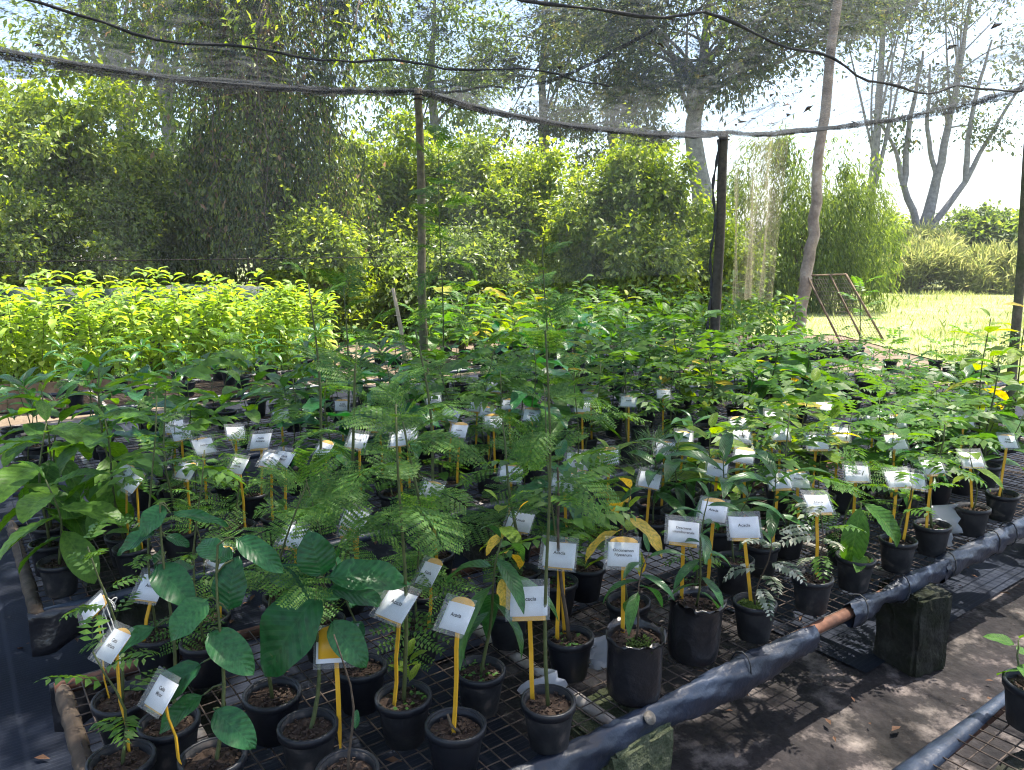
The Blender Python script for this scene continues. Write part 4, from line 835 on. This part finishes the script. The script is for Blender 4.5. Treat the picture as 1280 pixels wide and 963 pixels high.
MB().add(*tube([(0, 0, 0), (-.03, .01, .5), (-.08, .02, 1.0), (-.14, .03, 1.33)], [.02, .018, .017, .014], 8)).build('cane', 'bamboo', bs)
for z_ in (.35, .62, .88, 1.1): a_ = np.linspace(0, 6.28, 11); MB().add(*tube(np.stack((-.1 * z_ + .021 * np.cos(a_) + .022 * (z_ < .5), .02 * z_ + .021 * np.sin(a_), np.full(11, z_)), 1), .003, 4, False)).build('node', 'bamboo', bs)

# ================================================================ potted plants on the benches
TAKEN = []
def hero(u, v, parts, label, group=None, **kw):
    p = uvz(u, v); TAKEN.append((u, v)); return potted(p.x, p.y, TOP + .003, parts, label, group, **kw)
def explicit(x, y, stem, leaves, kind, label, u=None, rad=.005):
    """a plant whose leaves were placed one by one (base, tip, width in metres)"""
    root = empty('potted_seedling', (x, y, TOP + .003)); tag(root, label, 'potted plant'); pot_parts(root, r=rng); TAKEN.append(to_uv(x, y))
    o = Vector((x, y, TOP + .003)); a, b = Vector(stem[0]) - o, Vector(stem[1]) - o; a.z = .09
    P = [a + (b - a) * f + Vector((.012 * math.sin(f * 5), .01 * math.sin(f * 4 + 1), 0)) for f in lin(0, 1, 9)]
    MB().add(*tube([tuple(p) for p in P], np.linspace(rad, rad * .5, 9), 7)).build('stem', 'stem_green', root)
    for i, (bs_, tp_, wd_) in enumerate(leaves):
        me, M = hero_leaf(kind, Vector(bs_) - o, Vector(tp_) - o, wd_, i); M = M.copy(); obj('leaf', me, root, mtx=M)
        near = min(P, key=lambda p: (p - (Vector(bs_) - o)).length); d = (Vector(bs_) - o) - near
        if d.length > .012: MB().add(*tube([tuple(near), tuple(near + d * .5 + Vector((0, 0, .006))), tuple(near + d)], .0022, 5)).build('leaf_stalk', 'stem_green', root)
explicit(-.498, 1.704, ((-.498, 1.706, .51), (-.461, 1.768, .861)),
  [((-.463, 1.764, .836), (-.605, 1.674, .671), .16), ((-.459, 1.768, .861), (-.26, 1.789, .865), .085), ((-.463, 1.768, .861), (-.484, 1.757, .969), .094), ((-.453, 1.764, .836), (-.321, 1.806, .789), .06), ((-.445, 1.75, .76), (-.353, 1.695, .679), .078), ((-.474, 1.765, .846), (-.605, 1.8, .868), .07)],
  'dark', 'seedling with one very large dark oval leaf drooping over its pot', rad=.006)
explicit(-.843, 1.72, ((-.843, 1.72, .5), (-.851, 1.815, 1.037)),
  [((-.849, 1.813, 1.027), (-.902, 1.765, .982), .067), ((-.874, 1.803, .967), (-.974, 1.776, .932), .047), ((-.841, 1.81, 1.01), (-.716, 1.836, .984), .03), ((-.856, 1.8, .954), (-.804, 1.826, .925), .03), ((-.88, 1.788, .886), (-.774, 1.727, .823), .083), ((-.872, 1.762, .737), (-.985, 1.704, .695), .047), ((-.852, 1.794, .917), (-.93, 1.831, .838), .051), ((-.851, 1.784, .859), (-.812, 1.847, .874), .051)],
  'dark', 'tall dark leaved seedling rising beside the three tilted cards by the weed mat')
explicit(-.684, 1.585, ((-.684, 1.585, .5), (-.659, 1.671, .987)),
  [((-.705, 1.624, .72), (-.818, 1.561, .652), .073), ((-.695, 1.636, .792), (-.59, 1.584, .727), .077), ((-.684, 1.605, .615), (-.588, 1.564, .555), .073), ((-.703, 1.611, .648), (-.8, 1.57, .587), .051), ((-.692, 1.649, .864), (-.761, 1.588, .808), .077), ((-.65, 1.644, .833), (-.637, 1.644, .95), .081), ((-.637, 1.673, 1.001), (-.528, 1.643, .944), .055), ((-.668, 1.664, .951), (-.726, 1.702, .99), .055), ((-.64, 1.664, .951), (-.711, 1.715, .949), .048)],
  'dark', 'leafy dark green seedling between the tilted cards and the very large leaf')
r0 = random.Random(5)
hero(.68, .08, [stem_part(stem_pts(.05, r0, .01, 4), .005, .003, 'stem_brown')], 'pot of bare soil with a short stump and an Acacia card')
hero(.93, .02, feathery(random.Random(21), .98, 7, .17, .62, rad=.0055, bend=.03), 'tall whip stemmed acacia in the pot with the level Acacia card')
rt = hero(.64, .26, feathery(random.Random(22), .80, 8, .18, .66, rad=.006, bend=.05), 'acacia sapling with a lime green shoot at its foot', weed=0, rz=1.0)
for i in range(7): a_ = i * 1.1; obj('shoot_leaf', LEAF['lime'][i % 4], rt, mtx=frame_m((.045, .02, .13 + .012 * i), (math.cos(a_), math.sin(a_), .9), (0, 0, 1), .055, .045))
hero(.87, .25, leafy(random.Random(23), .42, 'lance', 9, .2, .5, (10, -40), rad=.0055), 'glossy seedling with long hanging dark leaves and weeds in its pot', weed=1)
hero(1.19, .24, compound(random.Random(24), .55, 8, .24, .55, mat='stem_brown', rad=.007), 'crooked dark stemmed sapling in the pot behind the level Acacia card', weed=0)
hero(1.27, .05, leafy(random.Random(25), .25, 'lance', 9, .13, .55, (30, -30), mat='stem_brown', rad=.0035), 'thin seedling with drooping lance leaves in a mossy black bag', bag=True, mossy=True)
hero(1.57, .09, leafy(random.Random(26), .36, 'lance', 12, .13, .15, (30, -35), rad=.004), 'bushy lance leaved seedling in a crumpled black plastic bag', bag=True)
hero(1.83, .05, compound(random.Random(27), .26, 7, .15, .3, PINN_SILVER, (20, -20), 'stem_brown', .0035), 'seedling with bleached whitish leaves in a pot by the wrapped pipe', mossy=True)
hero(2.16, .05, compound(random.Random(28), .28, 7, .17, .3, PINN_SILVER[:2] + PINN[:2], (15, -15), 'stem_brown', .0035), 'grey green ferny seedling in a pot by the wrapped pipe')
pt = hero(2.45, .06, leafy(random.Random(29), .10, 'ovate', 2, .10, .5), 'mossy pot with two big drooping paddle leaves', mossy=True, weed=2, rz=0)
obj('leaf', LEAF['broad'][1], pt, mtx=frame_m((0, 0, .33), (-.25, -.35, -.9), (-.3, -.9, .3), .23, .22)); obj('leaf', LEAF['broad'][2], pt, mtx=frame_m((0, 0, .34), (.75, -.3, -.5), (.3, -.7, .6), .22, .2))
MB().add(*tube([(0, 0, .1), (.005, .004, .22), (0, 0, .34)], [.004, .0035, .003], 6)).build('stem', 'stem_green', pt)
hero(2.75, .05, compound(random.Random(30), .3, 8, .22, .4), 'pinnate leaved seedling beside the mossy pot with paddle leaves')
hero(3.04, .05, compound(random.Random(31), .46, 9, .24, .6, rad=.006), 'straight green stemmed sapling with flat pinnate leaves by the wrapped pipe', weed=0)
hero(3.41, .05, leafy(random.Random(32), .3, 'lime', 5, .12, .6), 'thin seedling with a few lime oval leaves by the wrapped pipe')
hero(3.74, .06, leafy(random.Random(33), .42, 'ovate', 8, .14, .4), 'oval leaved sapling where the wrapped pipe bulges')
hero(1.80, .28, compound(random.Random(34), .2, 6, .15, .4, PINN), 'low pinnate seedling in the pot behind the crumpled bag', weed=1)
hero(2.07, .32, leafy(random.Random(35), .3, 'lance', 7, .15, .5), 'short lance leaved seedling behind the bleached one', weed=0)
hero(.37, .48, feathery(random.Random(36), .6, 8, .18, .5, rad=.005), 'acacia sapling behind the very large dark leaf')
hero(.40, .08, [stem_part(stem_pts(.36, random.Random(37), .04), .004, .0015, 'stem_brown')] + leafy(random.Random(371), .3, 'dark', 1, .06)[1:], 'leafless brown twig in a pot beside the bare soil pot')
hero(.0, .42, compound(random.Random(38), .3, 6, .14, .3), 'weedy seedling under the lowest tilted card')
hero(.05, .69, compound(random.Random(39), .45, 9, .12, .3), 'small leaved sapling behind the tilted cards by the weed mat')
hero(.61, .46, leafy(random.Random(40), .34, 'dark', 6, .14, .5), 'dark leaved seedling behind the lime green shoot')
hero(1.50, .30, leafy(random.Random(41), .4, 'yellow', 5, .16, .55, (5, -45)) + leafy(random.Random(42), .34, 'lime', 5, .12, .5)[1:], 'seedling with big yellowed leaves behind the mossy bag')
hero(1.15, .50, leafy(random.Random(43), .36, 'yellow', 4, .12, .4, (0, -50)) + leafy(random.Random(44), .38, 'lime', 4, .12, .7)[1:], 'seedling with fading yellow and green leaves behind the crooked sapling')
hero(2.3, .95, needle(random.Random(45), .34), 'needle leaved seedling like a small broom in mid bench')
for i, (u, v) in enumerate(((.03, 1.80), (.02, 2.03), (.05, 2.26), (.28, 1.95), (.30, 2.3), (.12, 2.55))):
    hero(u, v, leafy(random.Random(50 + i), (.34, .5, .6, .52, .66, .5)[i], 'broad', 9, .24, .35, (30, -35), rad=.006), 'seedling with big ribbed bright leaves at the bench corner by the weed mat', 'ribbed leaf seedlings at the bench corner')
for i, (u, v, h_) in enumerate(((.20, 1.0, .75), (.30, .86, .6))):
    hero(u, v, compound(random.Random(60 + i), h_, 14, .1, .25, rad=.004), 'thin tall sapling with many small leaves at the inner bench corner', 'thin tall saplings at the inner corner')
# tall feathery saplings
def tall(x, y, h, n, L, seed, label, t0=.35):
    TAKEN.append(to_uv(x, y)); potted(x, y, TOP + .003, feathery(random.Random(seed), h, n, L, t0, rad=.008, bend=.12), label)
tall(-.62, 6.75, 2.05, 17, .36, 70, 'very tall feathery acacia beside the slim post', .3)
tall(.22, 4.9, 1.22, 9, .28, 71, 'tall thin acacia with open fronds above the white cards')
tall(-.95, 4.3, 1.0, 12, .28, 72, 'tall feathery acacia near the bamboo cane')
tall(-.58, 2.56, .86, 10, .24, 73, 'bushy feathery acacia behind the dark leaved seedlings', .15)
tall(-.29, 2.78, .88, 9, .24, 74, 'bushy feathery acacia next to the tall whip stem', .15)
tall(-.30, 2.45, .62, 9, .2, 75, 'feathery acacia above the three Acacia cards', .2)
tall(.03, 2.62, .55, 9, .2, 76, 'feathery acacia with pale fronds behind the whip stem', .2)
tall(-.86, 3.33, 1.02, 8, .25, 77, 'feathery acacia at the near edge of the second bench', .2)
for i, (x, y, h_) in enumerate(((2.75, 4.4, .78), (3.15, 4.75, .86), (2.55, 4.0, .6), (2.98, 4.15, .8), (3.45, 4.9, .8))):
    TAKEN.append(to_uv(x, y)); potted(x, y, TOP + .003, leafy(random.Random(80 + i), h_, 'lime' if i != 2 else 'ovate', 13, .19, .3, (25, -20), rad=.006), 'tall sapling with lime oval leaves near the field side post', 'lime leaved tall saplings')

PR = {}
def proto(kind, maker, n):
    PR[kind] = [maker(random.Random(hash((kind == 'x', i)) % 999 + i * 13 + len(kind) * 7)) for i in range(n)]
proto('feather', lambda r: feathery(r, r.uniform(.4, .66), 9, .2, .25), 4)
proto('feather_low', lambda r: feathery(r, r.uniform(.28, .4), 9, .2, .2, True), 3)
proto('pinnate', lambda r: compound(r, r.uniform(.28, .46), 12, .27, .3), 5)
proto('lance', lambda r: leafy(r, r.uniform(.22, .38), 'lance', 12, .22, .4, (45, -15)), 4)
proto('rosette', lambda r: leafy(r, r.uniform(.28, .4), 'lance', 9, .2, .8, (60, -5), True), 3)
proto('ovate', lambda r: leafy(r, r.uniform(.28, .46), 'ovate', 13, .17, .3), 4)
proto('dark', lambda r: leafy(r, r.uniform(.3, .45), 'dark', 10, .18, .35), 3)
proto('broad', lambda r: leafy(r, r.uniform(.26, .42), 'broad', 9, .25, .35), 3)
proto('lime', lambda r: leafy(r, r.uniform(.26, .4), 'lime', 11, .17, .35), 3)
proto('sprout', lambda r: leafy(r, r.uniform(.1, .16), 'ovate', 5, .08, .4), 3)
SAY = {'feather': 'feathery leaved acacia', 'feather_low': 'low feathery acacia', 'pinnate': 'pinnate leaved seedling', 'lance': 'glossy lance leaved seedling', 'rosette': 'long leaved rosette seedling', 'ovate': 'oval leaved seedling', 'dark': 'dark leaved seedling', 'broad': 'wide ribbed leaf seedling', 'lime': 'lime green seedling', 'sprout': 'small sprout'}
def fill(rows, us_, where, choose, skip, sep, seed, big=1.0):
    r = random.Random(seed)
    for v in rows:
        for u in us_:
            uu, vv = u + r.uniform(-.05, .05), v + r.uniform(-.035, .035)
            if r.random() < skip(u, v) or any((uu - a) ** 2 + (vv - b) ** 2 < sep ** 2 for a, b in TAKEN): continue
            kd = r.choice(choose(u, v)); p = uvz(uu, vv); TAKEN.append((uu, vv))
            potted(p.x, p.y, TOP + .003, r.choice(PR[kd]), '%s in a pot on %s' % (SAY[kd], where), '%s plants on %s' % (kd.replace('_', ' '), where), sc_=r.uniform(.85, 1.18) * (big(u) if callable(big) else big), r=r, weed=r.choice((None, None, 0, 1)))
fill((.36, .58, .80, 1.0), np.arange(.2, 5.4, .235), 'the plastic wrapped bench',
     lambda u, v: (['feather', 'feather_low', 'feather', 'dark'] if u < 2.0 else ['pinnate', 'lance', 'lime', 'feather_low', 'ovate'] if u < 3 else ['pinnate', 'pinnate', 'ovate', 'lance', 'lime']),
     lambda u, v: .42 if v < .5 else (.36 if .5 < u < 2 else .25 if u > .5 else .5), .15, 1)
fill((1.84, 2.12, 2.40, 2.68), np.arange(.15, 8.2, .36), 'the bench behind the plastic wrapped one',
     lambda u, v: (['lance', 'dark', 'pinnate', 'rosette', 'sprout'] if u < 1.5 else ['feather', 'broad', 'dark', 'pinnate', 'feather_low'] if u < 3 else ['pinnate', 'lance', 'ovate', 'broad', 'lime', 'pinnate'] if u < 5.6 else ['sprout', 'pinnate', 'lance']),
     lambda u, v: .34 if u < 1.6 else .12 if u < 5.6 else .35, .2, 2, lambda u: 1.3 if u < 5 else .85)
fill((3.52, 3.84, 4.16, 4.44), np.arange(.1, 6.5, .40), 'the bench crowded before the slim post',
     lambda u, v: (['rosette', 'lance', 'rosette', 'broad'] if u < 2.6 else ['feather', 'broad', 'ovate', 'dark', 'feather_low'] if u < 4.2 else ['ovate', 'lance', 'pinnate', 'broad', 'lime']),
     lambda u, v: .08, .22, 3, lambda u: .95 if u < 3.9 else 1.3 if u < 5.8 else .75)
fill((5.66, 6.0, 6.36), np.arange(.6, 7.0, .44), 'the bench behind the slim post',
     lambda u, v: ['rosette', 'feather', 'lance', 'pinnate'] if u < 3 else ['ovate', 'pinnate', 'lime', 'broad', 'feather_low'],
     lambda u, v: .1, .24, 4, lambda u: .85 if u < 3.9 else 1.3)
fill((3.5, 3.68, 3.86, 4.04, 4.22, 4.4), np.arange(6.9, 8.65, .23), 'the bare end of the bench by the field', lambda u, v: ['sprout'], lambda u, v: .1, .14, 5)
p = uvz(8.45, 3.45); potted(p.x, p.y, TOP + .003, compound(random.Random(90), .75, 10, .3, .35, pitch=(45, 15), rad=.007), 'spreading pinnate sapling standing against the bright field')
p = uvz(2.02, -.69); potted(p.x, p.y, TOP + .003, PR['sprout'][0], 'lone pot at the edge of the nearly empty sunlit bench')

# ================================================================ tag cards on yellow stakes
TEXTS = {}
def text_mesh(lines, size):
    key = (lines, size)
    if key not in TEXTS:
        c = bpy.data.curves.new('lettering', 'FONT'); c.body = '\n'.join(lines); c.size = size; c.align_x = 'CENTER'; c.align_y = 'CENTER'; c.space_line = 1.15; c.resolution_u = 3; c.offset = .00035
        o = bpy.data.objects.new('lettering_source', c); col.objects.link(o); dg = bpy.context.evaluated_depsgraph_get()
        me = bpy.data.meshes.new_from_object(o.evaluated_get(dg)); bpy.data.objects.remove(o); me.materials.append(MATS['ink']); me.name = 'lettering'; TEXTS[key] = me
    return TEXTS[key]
def plate(w, h, t, round_top=0.0, n=1):
    """thin plate in the XY plane, its top edge arched by round_top"""
    m = 9; V = []
    for k in range(m):
        f = k / (m - 1); x = (f - .5) * w; yt = h / 2 + round_top * math.sin(math.pi * f) ** .6
        V += [(x, -h / 2, 0), (x, yt, 0), (x, -h / 2, t), (x, yt, t)]
    Q = []
    for k in range(m - 1):
        a, b = 4 * k, 4 * k + 4
        Q += [(a, a + 1, b + 1, b), (a + 2, b + 2, b + 3, a + 3), (a, b, b + 2, a + 2), (a + 1, a + 3, b + 3, b + 1)]
    Q += [(0, 2, 3, 1), (4 * m - 4, 4 * m - 3, 4 * m - 1, 4 * m - 2)]
    return V, Q
def bent_plate(w, h, t, curl, seed):
    V, Q = plate(w, h, t); V = np.array(V); r = random.Random(seed); V[:, 2] += curl * (V[:, 0] / w * 2) ** 2 - curl * .4 * (V[:, 1] / h * 2) ** 2
    return MB().add(V, Q)
HEAD = MB().add(*plate(.078, .062, .0014, .012)).mesh('head', 'stake_yellow')
PAPER = [bent_plate(.088, .070, .0005, c, i).mesh('card', 'card_white') for i, c in enumerate((.001, .003, -.002))]
PAPER_BEIGE = bent_plate(.088, .07, .0005, .003, 4).mesh('card', 'card_beige')
SLEEVE = [bent_plate(.104, .098, .0006, c, 5 + i).mesh('sleeve', 'sleeve') for i, c in enumerate((.001, .003))]
def plant_label(x, y, z0, zc, dx, a, lines, label, r, tilt=None, group=None, beige=False, emblem=False, back=False, size=.0125):
    root = tag(empty('plant_label', (x, y, z0), R(-a) + (math.pi if back else 0)), label, 'plant label', group)
    h = zc - z0; ca, sa = math.cos(R(a)), math.sin(R(a)); lx, ly = dx * ca, dx * sa      # lean, in local axes
    tl = R(tilt if tilt is not None else r.uniform(38, 52))
    w_, t_ = .0055, .0018; n = 6; V = []
    for k in range(n):
        f = k / (n - 1); c = np.array((lx * f, ly * f + .006 * math.sin(math.pi * f) * r.uniform(-1, 1), -.05 + (h + .05 - .012) * f)); ww = w_ * (.45 if k == 0 else 1)
        V += [c + (-ww, -t_, 0), c + (ww, -t_, 0), c + (ww, t_, 0), c + (-ww, t_, 0)]
    Q = [(4 * k + j, 4 * k + (j + 1) % 4, 4 * k + 4 + (j + 1) % 4, 4 * k + 4 + j) for k in range(n - 1) for j in range(4)] + [(3, 2, 1, 0), (4 * n - 4, 4 * n - 3, 4 * n - 2, 4 * n - 1)]
    MB().add(V, Q).build('stake', 'stake_yellow', root, False)
    # card plane: X right, Y up the card, Z out of it
    M = Matrix(((1, 0, 0, lx), (0, math.sin(tl), -math.cos(tl), ly - .002), (0, math.cos(tl), math.sin(tl), h), (0, 0, 0, 1)))
    M = M @ Matrix.Rotation(R(r.uniform(-7, 7)), 4, 'Z') @ Matrix.Rotation(R(r.uniform(-8, 8)), 4, 'Y') @ Matrix.Scale(r.uniform(.9, 1.1), 4)
    obj('head', HEAD, root, mtx=M @ Matrix.Translation((0, r.choice((-.02, -.014, -.005, .004)) if not back else 0, -.0018)))
    c = obj('card', PAPER_BEIGE if beige else PAPER[r.randrange(3)], root, mtx=M @ Matrix.Translation((0, -.006, .0012)))
    if lines: obj('lettering', text_mesh(lines, size), c, mtx=Matrix.Translation((0, .004, .0042)))
    if emblem:
        e = MB().add(*lathe([(.0005, .0), (.006, .0), (.0072, .0), (.0105, 0)], 16)).build('emblem', 'emblem_green', c); e.location = (-.016, .02, .0044); e.scale = (1.2, .8, 1)
    obj('sleeve', SLEEVE[r.randrange(2)], root, mtx=M @ Matrix.Translation((-.002, -.004, .0062)))
    return root
def into_pot(x, y, keep=.04):
    """where a stake at x, y stands: in the soil of the nearest pot, or of a small new one where the bench has none"""
    u, v = to_uv(x, y); v = min(max(v, .07), 1.03) if v < 1.4 else min(max(v, 1.79), 2.75) if v < 3.1 else min(max(v, 3.49), 4.45)
    nu_, nv_ = min(TAKEN, key=lambda t_: (t_[0] - u) ** 2 + (t_[1] - v) ** 2); dd = math.hypot(nu_ - u, nv_ - v)
    if dd < .15:
        k = min(1, keep / max(dd, 1e-6)); return nu_ + (u - nu_) * k, nv_ + (v - nv_) * k
    p = uvz(u, v); TAKEN.append((u, v)); potted(p.x, p.y, TOP + .003, rl.choice(PR[rl.choice(('sprout', 'sprout', 'feather_low'))]), 'small tagged plant on %s' % ('the plastic wrapped bench' if v < 1.3 else 'the benches behind the wrapped one'), 'small tagged plants on %s' % ('the wrapped bench' if v < 1.3 else 'the benches behind'), r=rl)
    return u + .03, v - .02
rl = random.Random(3); AC = ('Acacia',); ON = ('Onconemon', 'Nyasanum'); DR = ('Dracaena', 'usambarensis'); CE = ('Celtis', 'Minor'); CA = ('Celtis', 'Africana')
HL = [(-.12, 1.66, .801, .018, 40, AC, 'diamond tilted Acacia card in the pot of bare soil'), (.08, 1.81, .771, -.012, 8, AC, 'level Acacia card with a broad yellow top beside the whip stem'),
 (-.31, 1.81, .775, .026, 42, AC, 'tilted Acacia card in the pot with the lime green shoot'), (.32, 2.09, .797, -.005, 18, ON, 'two line tag card standing in the mossy black bag'),
 (.53, 2.31, .784, -.003, 20, DR, 'two line tag card standing in the crumpled black bag'), (.81, 2.39, .762, -.048, 3, AC, 'pale greenish card on a leaning stake by the bleached seedling'),
 (1.13, 2.61, .77, -.022, 2, AC, 'level card in the pot of the grey green ferny seedling'), (1.6, 2.98, .747, .026, 2, AC, 'level card in the pot beside the mossy paddle leaf pot'),
 (2.14, 3.33, .724, -.042, 2, AC, 'card half covered by lime leaves beside the wrapped pipe'), (-1.07, 1.86, .742, -.013, 58, CE, 'steeply tilted card overhanging the weed mat'),
 (-.9, 1.63, .763, -.005, 42, CA, 'tilted card crossed by a narrow dark leaf'), (-.78, 1.54, .686, -.038, 45, CE, 'lowest tilted card partly under a broad dark leaf'),
 (-1.27, 2.29, .667, .06, 25, AC, 'card leaning over the inner bench corner'), (-1.06, 2.4, .705, .028, 38, CE, 'creased card behind the tall dark leaved seedling'),
 (-.77, 2.43, .718, .011, 40, AC, 'card striped by acacia shadows behind the dark leaves'), (-.6, 2.66, .69, -.013, 20, CE, 'beige card printed with a small green emblem'),
 (-.45, 2.49, .74, -.007, 15, AC, 'card with a bright yellow top among the acacia stems'), (-.19, 2.13, .686, .007, 48, AC, 'card tilted under hanging glossy leaves'),
 (.16, 2.23, .742, -.015, 20, CA, 'card behind fading yellow leaves'), (.5, 3.03, .706, .011, 20, AC, 'small card standing behind the big yellowed leaves'),
 (1.23, 3.07, .716, -.024, 2, AC, 'card behind the grey green ferny seedling'), (0.0, 2.74, .679, .015, 20, AC, 'card beneath the pale acacia fronds')]
for x, y, zc, dx, a, tx, lb in HL:
    p = uvz(*into_pot(x, y, .055)); x, y = p.x, p.y
    plant_label(x, y, .47, zc, dx, a, tx, lb, rl, beige='beige' in lb, emblem='emblem' in lb, size=.0115 if len(tx) > 1 else .0135)
FL = [(-.95, 3.1, 20), (-.2, 3.55, 12), (.3, 3.75, 10), (.62, 3.7, 0), (-1.05, 4.4, -20), (-.35, 4.0, 15), (1.75, 4.3, 3), (2.1, 3.9, 2), (-1.15, 2.87, 30), (-1.12, 3.04, 32), (-0.28, 2.75, 15), (0.41, 3.14, 10), (0.74, 2.98, 15), (0.99, 3.23, 20), (1.06, 3.67, 8), (1.3, 3.59, 5), (0.71, 2.51, 25), (1.69, 2.98, 4), (1.35, 2.98, 6), (0.94, 4.69, 4), (0.73, 4.41, 6), (0.46, 4.61, 15), (-1.77, 3.81, -35), (-1.65, 3.65, -30), (-1.45, 3.41, -45), (-1.4, 3.67, -35), (-1.23, 3.51, 3), (-1.46, 2.82, 38), (-1.57, 2.98, 40), (-0.52, 4.48, -10), (-0.25, 4.3, 8), (-0.16, 4.14, 15), (-0.19, 4.86, 10), (-0.04, 4.36, 20), (0.06, 3.81, 2), (-0.54, 3.62, 5), (-0.67, 3.72, 30), (-0.58, 3.2, 30), (-0.39, 3.29, 10), (1.34, 3.48, 6), (1.84, 3.51, 2), (1.91, 4.04, 0), (2.29, 3.36, 0), (-0.75, 3.51, 20), (2.36, 4.04, 0), (1.37, 4.04, 10), (0.18, 3.36, 12), (-0.06, 2.98, 10), (0.12, 2.15, 18), (-0.81, 2.87, 25), (-1.29, 4.04, -20), (0.52, 4.04, 5), (0.94, 4.04, 8), (1.57, 3.67, 3), (1.49, 2.87, 2), (1.07, 2.87, 5), (0.68, 3.36, 10), (0.25, 2.87, 10)]
for x, y, a in FL:
    u, v = into_pot(x, y)
    p = uvz(u, v); x, y = p.x, p.y; first = v < 1.3
    plant_label(x, y, .44, .77, rl.uniform(-.02, .02), a, rl.choice((AC, AC, CE, CA)), 'small white card on a yellow stake among plants of %s' % ('the plastic wrapped bench' if first else 'the benches behind the wrapped one'), rl, group='white cards on %s' % ('the wrapped bench' if first else 'the benches behind'))
plant_label(-.43, 1.74, .47, .70, .0, -20, None, 'yellow label head turned away beneath the very large dark leaf', rl, tilt=-35, back=True)

# ================================================================ loose bits lying about
def crumpled(u, v, w_, h_, seed, label):
    q = np.random.default_rng(seed); n = 7; X, Y = np.meshgrid(np.linspace(-.5, .5, n), np.linspace(0, 1, n)); Z = q.normal(0, .012, X.shape) + .05 * np.sin(X * 5 + seed)
    V = np.stack(((X * w_ + q.normal(0, .006, X.shape)).ravel(), Z.ravel(), (Y * h_).ravel()), 1); Q = [(j * n + i, j * n + i + 1, (j + 1) * n + i + 1, (j + 1) * n + i) for j in range(n - 1) for i in range(n - 1)]
    o = MB().add(V, Q).build('plastic_sleeve', 'loose_film'); o.location = uvz(u, v, TOP + .002); o.rotation_euler = (R(-20), R(q.uniform(-15, 15)), BED_ROT + R(q.uniform(-60, 60))); o.modifiers.new('thickness', 'SOLIDIFY').thickness = .0012
    return tag(o, label, 'plastic sleeve')
m_, nt, out = new_mat('loose_film'); g_ = N(nt, 'ShaderNodeBsdfPrincipled', in_Roughness=.25); g_.inputs['Base Color'].default_value = (.6, .62, .66, 1); tp_ = N(nt, 'ShaderNodeBsdfTransparent'); mx_ = N(nt, 'ShaderNodeMixShader', in_0=.42)
nt.links.new(tp_.outputs[0], mx_.inputs[1]); nt.links.new(g_.outputs[0], mx_.inputs[2]); nt.links.new(mx_.outputs[0], out.inputs[0])
crumpled(3.17, .06, .10, .11, 1, 'clear crumpled plastic sleeve beside the straight green stemmed sapling'); crumpled(3.31, .12, .10, .13, 2, 'clear crumpled plastic sleeve behind the thin seedling with lime leaves'); crumpled(1.33, .2, .08, .10, 3, 'clear crumpled plastic scrap behind the mossy black bag'); crumpled(1.05, .16, .07, .09, 4, 'clear plastic scrap beside the pot of the crooked sapling')
tw = tag(empty('twine', (-1.08, 1.93, .70)), 'loop of white twine knotted on the steeply tilted card', 'twine')
for k in range(3): t = np.linspace(0, 1, 12); MB().add(*tube(np.stack((.02 * np.sin(t * 6 + k), .012 * np.cos(t * 5 + k * 2), -.16 * t + .10 * np.sin(t * 3.1)), 1), .0016, 5)).build('strand', 'tie', tw)
# ================================================================ air: thin sunlit haze over the whole place
hz = MB().add(*box((20, 190, 7.9), (490, 470, 18.2))).build('haze', None, smooth=False)
hm, nt, out = new_mat('haze_air'); v_ = N(nt, 'ShaderNodeVolumePrincipled', in_Density=.0011, in_Anisotropy=.55); v_.inputs['Color'].default_value = (.93, .96, 1, 1)
nt.links.new(v_.outputs[0], out.inputs['Volume']); hz.data.materials.append(hm)
tag(hz, 'thin bright haze in the air over the nursery and field', 'haze', kind='stuff')
